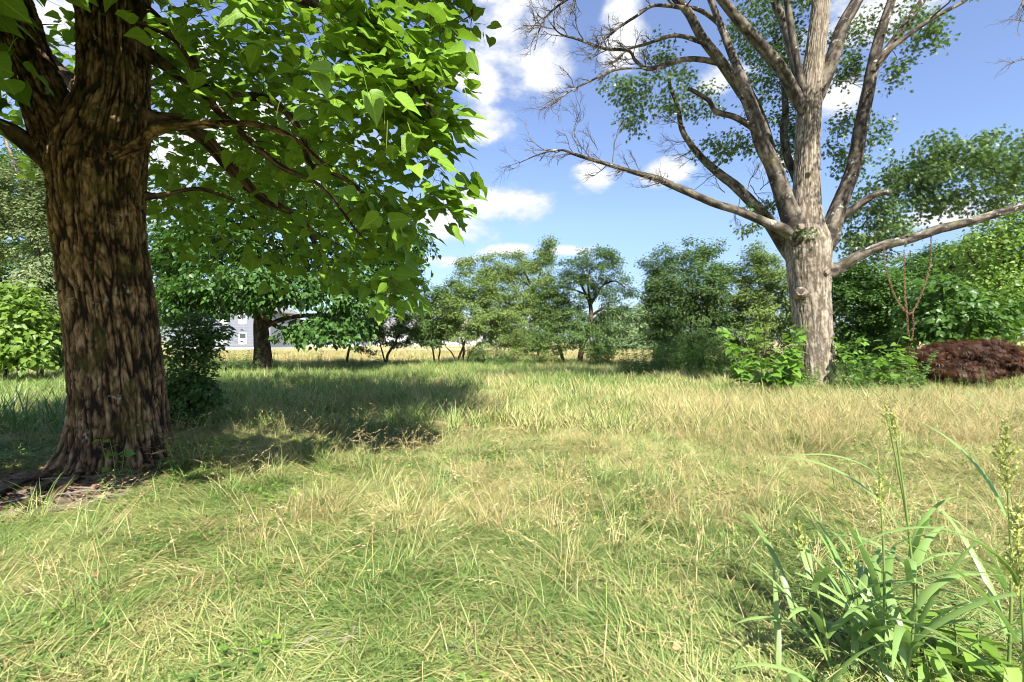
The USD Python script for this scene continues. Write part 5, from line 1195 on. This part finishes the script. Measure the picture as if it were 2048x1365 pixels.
    p = clear(scatter(3000, 17, 32, 1.0, 1.05)); p = p[(rng.random(len(p)) < np.clip((p[:, 1] - 18) / 8, .1, 1)) & (p[:, 0] < 5.0)]
    field('tall_meadow_grass', 'taller rank grass before the row of small trees', tall, p, rng.uniform(0, 6.28, len(p)), rng.uniform(.4, .85, len(p)), [g_green, g_mix, g_green, g_mix])
    p = np.stack([rng.uniform(-42, 26, 5200), rng.uniform(31, 62, 5200)], 1)
    far = [clump(26, .6, .03, 1.4, .7, .5, rs, segs=4) for _ in range(3)]
    field('field_grass', 'pale dry grass of the sunny field beyond the trees', far, p, rng.uniform(0, 6.28, len(p)), rng.uniform(.6, 1.1, len(p)), [g_straw, g_mix, g_straw])


# ------------------------------------------------------------------ houses, car, chain, small things
def houses():
    siding = plain('grey_siding', (0.17, 0.18, 0.215), .6, .05, 2)
    white = plain('white_trim', (0.50, 0.50, 0.49), .5, .03, 4)
    roofm = plain('grey_shingle', (0.16, 0.155, 0.15), .9, .2, 5)
    tan = plain('tan_shingle', (0.33, 0.29, 0.25), .9, .15, 5)
    blue = plain('blue_siding', (0.15, 0.19, 0.27), .6, .05, 2)
    glass = mat('window_glass', {'p': ('principled_bsdf', dict(base_color=(.05, .06, .07), roughness=.08, specular_ior_level=.8))}, [], 'p.BSDF')
    blind = plain('pale_blind', (0.55, 0.54, 0.5), .8, .05, 4)

    def house(label, x0, x1, y, depth, hw, hr, wall, roof, windows=(), garage=None, gable_front=False):
        z0 = float(gh((x0 + x1) / 2, y)); cx = (x0 + x1) / 2
        t = thing('house', label, 'house', (cx, y, z0))
        m = MB(); w = x1 - x0
        # wall built as courses of lap siding on a core
        m.box((cx, y + depth / 2, z0 + .3 + (hw - .3) / 2), (w, depth, hw - .3))
        m.build('wall', wall, t)
        n = int((hw - .4) / .24)
        for k in range(n):
            z = z0 + .42 + k * .24
            b = MB(); b.add([(x0 - .02, y - .012, z + .225), (x1 + .02, y - .012, z + .225), (x1 + .02, y - .04, z), (x0 - .02, y - .04, z), (x0 - .02, y - .004, z), (x1 + .02, y - .004, z)], [[0, 2, 1], [0, 3, 2], [3, 4, 5], [3, 5, 2]]); b.build('siding_board', wall, t)
        m = MB(); m.box((cx, y + depth / 2, z0 + .15), (w + .1, depth + .1, .34)); m.build('foundation', white, t)
        m = MB(); o = .45
        if gable_front:
            for yy in (y, y + depth):
                m = MB(); m.add([(x0, yy, z0 + hw), (x1, yy, z0 + hw), (cx, yy, z0 + hw + hr)], [[0, 1, 2]]); m.build('gable', wall, t)
            m = MB()
            for s_ in (x0 - o, x1 + o):
                k = hr * (1 + o / (w / 2))
                a = np.array([(s_, y - o, z0 + hw + hr - k), (cx, y - o, z0 + hw + hr), (cx, y + depth + o, z0 + hw + hr), (s_, y + depth + o, z0 + hw + hr - k)])
                m.add(np.vstack([a, a + [0, 0, .16]]), [[0, 1, 2], [0, 2, 3], [4, 6, 5], [4, 7, 6], [0, 4, 5], [0, 5, 1], [3, 2, 6], [3, 6, 7], [0, 3, 7], [0, 7, 4]])
        else:
            a = np.array([(x0 - o, y - o, z0 + hw - .05), (x1 + o, y - o, z0 + hw - .05), (x1 + o, y + depth / 2, z0 + hw + hr), (x0 - o, y + depth / 2, z0 + hw + hr), (x1 + o, y + depth + o, z0 + hw - .05), (x0 - o, y + depth + o, z0 + hw - .05)])
            m.add(np.vstack([a, a + [0, 0, .16]]), [[0, 1, 2], [0, 2, 3], [3, 2, 4], [3, 4, 5], [6, 8, 7], [6, 9, 8], [9, 10, 8], [9, 11, 10], [0, 6, 7], [0, 7, 1], [5, 4, 10], [5, 10, 11], [1, 7, 8], [1, 8, 2], [2, 8, 10], [2, 10, 4], [0, 3, 9], [0, 9, 6], [3, 5, 11], [3, 11, 9]])
            for s_ in (x0, x1):
                g = MB(); g.add([(s_, y, z0 + hw), (s_, y + depth, z0 + hw), (s_, y + depth / 2, z0 + hw + hr)], [[0, 1, 2]]); g.build('gable', wall, t)
        m.build('roof', roof, t)
        for wx, wz, ww, wh in windows:
            wn = MB()
            for dx, dz, sx, sz in [(-ww / 2 + .06, 0, .14, wh + .16), (ww / 2 - .06, 0, .14, wh + .16), (0, wh / 2 + .01, ww - .16, .14), (0, -wh / 2 - .01, ww - .16, .14), (0, 0, ww - .16, .08)]:
                wn.box((wx + dx, y - .05, z0 + wz + dz), (sx, .10, sz))
            f_ = wn.build('window', white, t)
            pn = MB(); pn.box((wx, y - .035, z0 + wz), (ww - .14, .03, wh - .1)); pn.build('pane', glass, f_)
            bl = MB(); bl.box((wx, y - .052, z0 + wz - wh * .25), (ww - .3, .006, wh * .4)); bl.build('blind', blind, f_)
        if garage:
            gx, gw, ghh = garage
            fr = MB(); fr.box((gx, y - .05, z0 + ghh / 2 + .06), (gw + .3, .08, ghh + .14)); dr = fr.build('garage_door', white, t)
            for k in range(4):
                pl = MB(); pl.box((gx, y - .105, z0 + .12 + (k + .5) * ghh / 4), (gw, .03, ghh / 4 - .05)); pl.build('door_panel', white, dr)
            for k in range(4):
                pl = MB(); pl.box((gx + (k - 1.5) * gw / 4.4, y - .125, z0 + .12 + 3.5 * ghh / 4), (gw / 6, .012, ghh / 9)); pl.build('pane', glass, dr)
        return t

    def X(px, d):
        return (px - 1024) / F * d
    D = 78
    house('grey two-storey house with white-framed windows behind the distant catalpa', X(345, D), X(541, D), D, 11, 6.2, 3.0, siding, roofm,
          [(X(448, D), 1.75, 1.25, 1.75), (X(486, D), 1.75, 1.25, 1.75), (X(448, D), 4.9, 1.25, 1.6), (X(486, D), 4.9, 1.25, 1.6), (X(400, D), 4.9, 1.25, 1.6), (X(400, D), 1.75, 1.25, 1.75)], gable_front=True)
    house('cream house with tan roof and white garage door, right of the distant catalpa trunk', X(546, 125), X(612, 125), 125, 10, 3.6, 3.4, plain('cream_siding', (.62, .59, .53), .6, .05, 2), tan, [(X(600, 125), 1.9, 1.2, 1.5)], (X(563, 125), 4.6, 2.3), gable_front=True)
    house('blue-grey house further right, mostly behind the low catalpa leaves', X(618, 118), X(722, 118), 118, 10, 4.6, 2.6, blue, roofm, [(X(640, 118), 2.0, 1.1, 1.5), (X(668, 118), 2.0, 1.1, 1.5), (X(700, 118), 2.0, 1.1, 1.5)])
    house('white house far off behind the fork-trunked and crossing-trunk trees', X(742, 135), X(850, 135), 135, 11, 4.9, 3.2, white, roofm, [(X(765, 135), 2.1, 1.2, 1.6), (X(800, 135), 2.1, 1.2, 1.6)])
    house('pale house with a white front glimpsed through the trees right of centre-left', X(880, 140), X(1000, 140), 140, 11, 4.6, 3.0, plain('pale_siding', (.55, .55, .56), .6, .05, 2), tan, [(X(905, 140), 2.1, 1.2, 1.6)], (X(945, 140), 5, 2.3))
    # white rail edging the far lawn
    # cars
    paint = {}

    def car(label, cx, d, color, nm):
        z0 = float(gh(cx, d))
        t = thing('parked_car', label, 'car', (cx, d, z0))
        pm = mat(nm, {'p': ('principled_bsdf', dict(base_color=color, roughness=.25, coat_weight=.6, metallic=.2))}, [], 'p.BSDF')
        prof = [(-2.3, .35), (-2.28, .72), (-2.1, .85), (-1.25, .95), (-.55, 1.42), (.75, 1.46), (1.55, 1.02), (2.15, .92), (2.3, .7), (2.3, .35)]
        v, f = [], []
        for yy, s in [(-.9, .96), (-.8, 1.0), (.8, 1.0), (.9, .96)]:
            for px_, pz in prof:
                v.append((cx + px_ * s, d + yy * (1 if pz < 1.0 else .82), z0 + .02 + pz * (s if pz > .9 else 1)))
        n = len(prof)
        for k in range(3):
            for j in range(n):
                j2 = (j + 1) % n; f += [[k * n + j, k * n + j2, (k + 1) * n + j2], [k * n + j, (k + 1) * n + j2, (k + 1) * n + j]]
        for k, sg in ((0, 1), (3, -1)):
            for j in range(1, n - 1):
                f.append([k * n, k * n + j, k * n + j + 1][::sg])
        m = MB(); m.add(np.array(v), np.array(f)); m.build('body', pm, t)
        for a, b in ((-.52, .08), (.16, .74)):
            w = MB(); w.box((cx + (a + b) / 2, d - .80, z0 + 1.2), (b - a, .05, .30)); w.build('window', glass, t)
        w = MB(); w.add(np.array([(cx + .80, d - .62, z0 + 1.42), (cx + .80, d + .62, z0 + 1.42), (cx + 1.50, d + .66, z0 + 1.07), (cx + 1.50, d - .66, z0 + 1.07)]) + [.03, 0, .06], [[0, 1, 2], [0, 2, 3]]); w.build('windscreen', glass, t)
        tyre = plain('tyre_' + nm, (.03, .03, .03), .8)
        for wx in (-1.4, 1.42):
            for sy in (-.84, .84):
                w = MB(); w.tube([(cx + wx, d + sy - .1, z0 + .33), (cx + wx, d + sy + .1, z0 + .33)], .33, 18); wh = w.build('wheel', tyre, t)
                w = MB(); w.tube([(cx + wx, d + sy - .115, z0 + .33), (cx + wx, d + sy + .115, z0 + .33)], .2, 12); w.build('rim', white, wh)
        for sy in (-.6, .6):
            w = MB(); w.box((cx + 2.27, d + sy, z0 + .72), (.06, .34, .14)); w.build('headlight', white, t)
    car('silver-blue parked car in front of the cream garage', X(566, 112), 112, (.45, .5, .58), 'silver_paint')
    car('dark blue parked car before the blue-grey house, among the leaves', X(655, 108), 108, (.06, .09, .16), 'blue_paint')
    car('white parked vehicle far off in the gap under the leaning yellow-green tree', X(1050, 120), 120, (.7, .7, .7), 'white_paint')


def chain():
    """A rusty chain looped over the low limb of the oak."""
    d = 14.75
    t = thing('hanging_chain', 'rusty chain hanging in a V from the low right limb of the oak', 'chain', P(1820, 480, d))

    def links(rows):
        p = spline(np.array([P(x, y, d + z) for x, y, z in rows]), 400)
        s = np.concatenate([[0], np.cumsum(np.linalg.norm(np.diff(p, axis=0), axis=1))])
        pitch = .075
        mb = MB()
        for k in range(int(s[-1] / pitch)):
            c = np.array([np.interp((k + .5) * pitch, s, p[:, j]) for j in range(3)])
            e = np.array([np.interp((k + .9) * pitch, s, p[:, j]) for j in range(3)])
            a = unit(e - c)
            side = unit(np.cross(a, [0, 1, 0.05])); other = np.cross(a, side)
            w = side if k % 2 else other
            th = np.linspace(0, 2 * np.pi, 11)
            loop = c + a * np.cos(th)[:, None] * .046 + w * np.sin(th)[:, None] * .022
            mb.tube(loop, .0075, 5, a=.5, cap=False)
        mb.build('strand', M['rust'], t, smooth=True, kind='stuff')
    links([(1767, 495, 0), (1772, 540, .05), (1785, 580, .08), (1800, 610, .05), (1813, 625, 0), (1815, 650, 0), (1818, 675, 0), (1822, 685, 0)])
    links([(1862, 470, -.1), (1861, 520, 0), (1852, 560, 0), (1842, 590, 0), (1832, 612, 0), (1826, 625, 0), (1827, 650, 0), (1825, 670, 0), (1822, 685, 0)])
    links([(1808, 500, .2), (1809, 560, .15), (1811, 600, .08), (1814, 625, .03)])
    links([(1813, 625, 0), (1820, 627, 0), (1828, 621, 0)])


def litter():
    rng = np.random.default_rng(8)
    for k, (a, b, da, db, r, lab) in enumerate([((595, 1325), (660, 1305), 2.42, 2.5, .012, 'brown stick lying in the grass at the bottom left of centre'), ((680, 1325), (712, 1308), 2.42, 2.5, .012, 'shorter brown stick just right of the first one at the bottom'),
                                                ((905, 1340), (945, 1362), 2.38, 2.29, .012, 'reddish-brown stick at the bottom centre of the meadow'), ((20, 1010), (200, 985), 4.75, 5.0, .012, 'thin dead branch lying over the bare earth beside the big trunk'), ((60, 955), (250, 945), 5.3, 5.45, .010, 'thin dead twig lying close under the big trunk')]):
        A, B = G(a[0], da), G(b[0], db)
        A[2] += .05; B[2] += .06
        base = (A + B) / 2
        t = thing('fallen_stick', lab, 'stick', base)
        u = np.linspace(0, 1, 7)[:, None]
        p = A + (B - A) * u + rng.normal(size=(7, 3)) * .006
        m = MB(); m.tube(p, np.linspace(r, r * .6, 7), 8, a=.5); m.build('stick', M['pale_bark'], t, smooth=True)
        q = p[4]; m = MB(); m.tube(np.array([q, q + (B - A) * .12 + [0, .02, .02]]), [r * .5, r * .3], 6, a=.5); m.build('side_twig', M['pale_bark'], t, smooth=True)
    for k, (x, d, s, lab) in enumerate([(190, 3.3, .06, 'tan fallen leaf in the grass at the lower left'), (22, 3.15, .05, 'reddish fallen leaf in the grass at the left edge'), (1345, 2.36, .05, 'bleached curled leaf in the grass at the bottom right of centre')]):
        p = G(x, d) + [0, 0, .07]
        m = MB(); m.add(*place_leaves('heart', p[None], np.array([[.6, -.5, .1]]), np.array([[.1, -.5, 1.]]), np.array([s]), np.array([.5])))
        m.build('fallen_leaf', M['dry_leaf'], smooth=True, label=lab, category='leaf')
    m = MB(); n = 700
    q = np.stack([rng.normal(-5.0, .75, n), rng.normal(5.25, .5, n)], 1)
    p = np.column_stack([q, gh(q[:, 0], q[:, 1]) + .03 + .05 * rng.random(n)])
    tp = rng.normal(size=(n, 3)); tp[:, 2] *= .25
    m.add(*place_leaves('oval', p, tp, np.array([0, 0, 1.]) + rng.normal(size=(n, 3)) * .4, rng.uniform(.03, .08, n), rng.random(n), 1.3))
    m.build('leaf_litter', M['litter'], kind='stuff', label='brown leaf litter strewn over the bare earth under the big trunk', category='litter')
    t = thing('root_litter', 'thin roots and twigs tangled over the bare earth by the trunk', 'twigs', G(70, 5.0))
    for k in range(26):
        x, d = rng.uniform(-20, 230), rng.uniform(4.5, 5.6)
        a = G(x, d); an = rng.normal(.1, .5); L = rng.uniform(.2, .6)
        p = [a + np.array([math.cos(an) * L * u, math.sin(an) * L * u, .03 + .02 * rng.random()]) + rng.normal(size=3) * .01 for u in np.linspace(0, 1, 5)]
        m = MB(); m.tube(np.array(p), rng.uniform(.004, .009), 5, a=rng.random()); m.build('twig', M['pale_bark'] if k % 2 else M['dark_bark'], t, smooth=True)


big_catalpa()
old_oak()
woods()
weeds()
reeds()
houses()
chain()
litter()
grass()
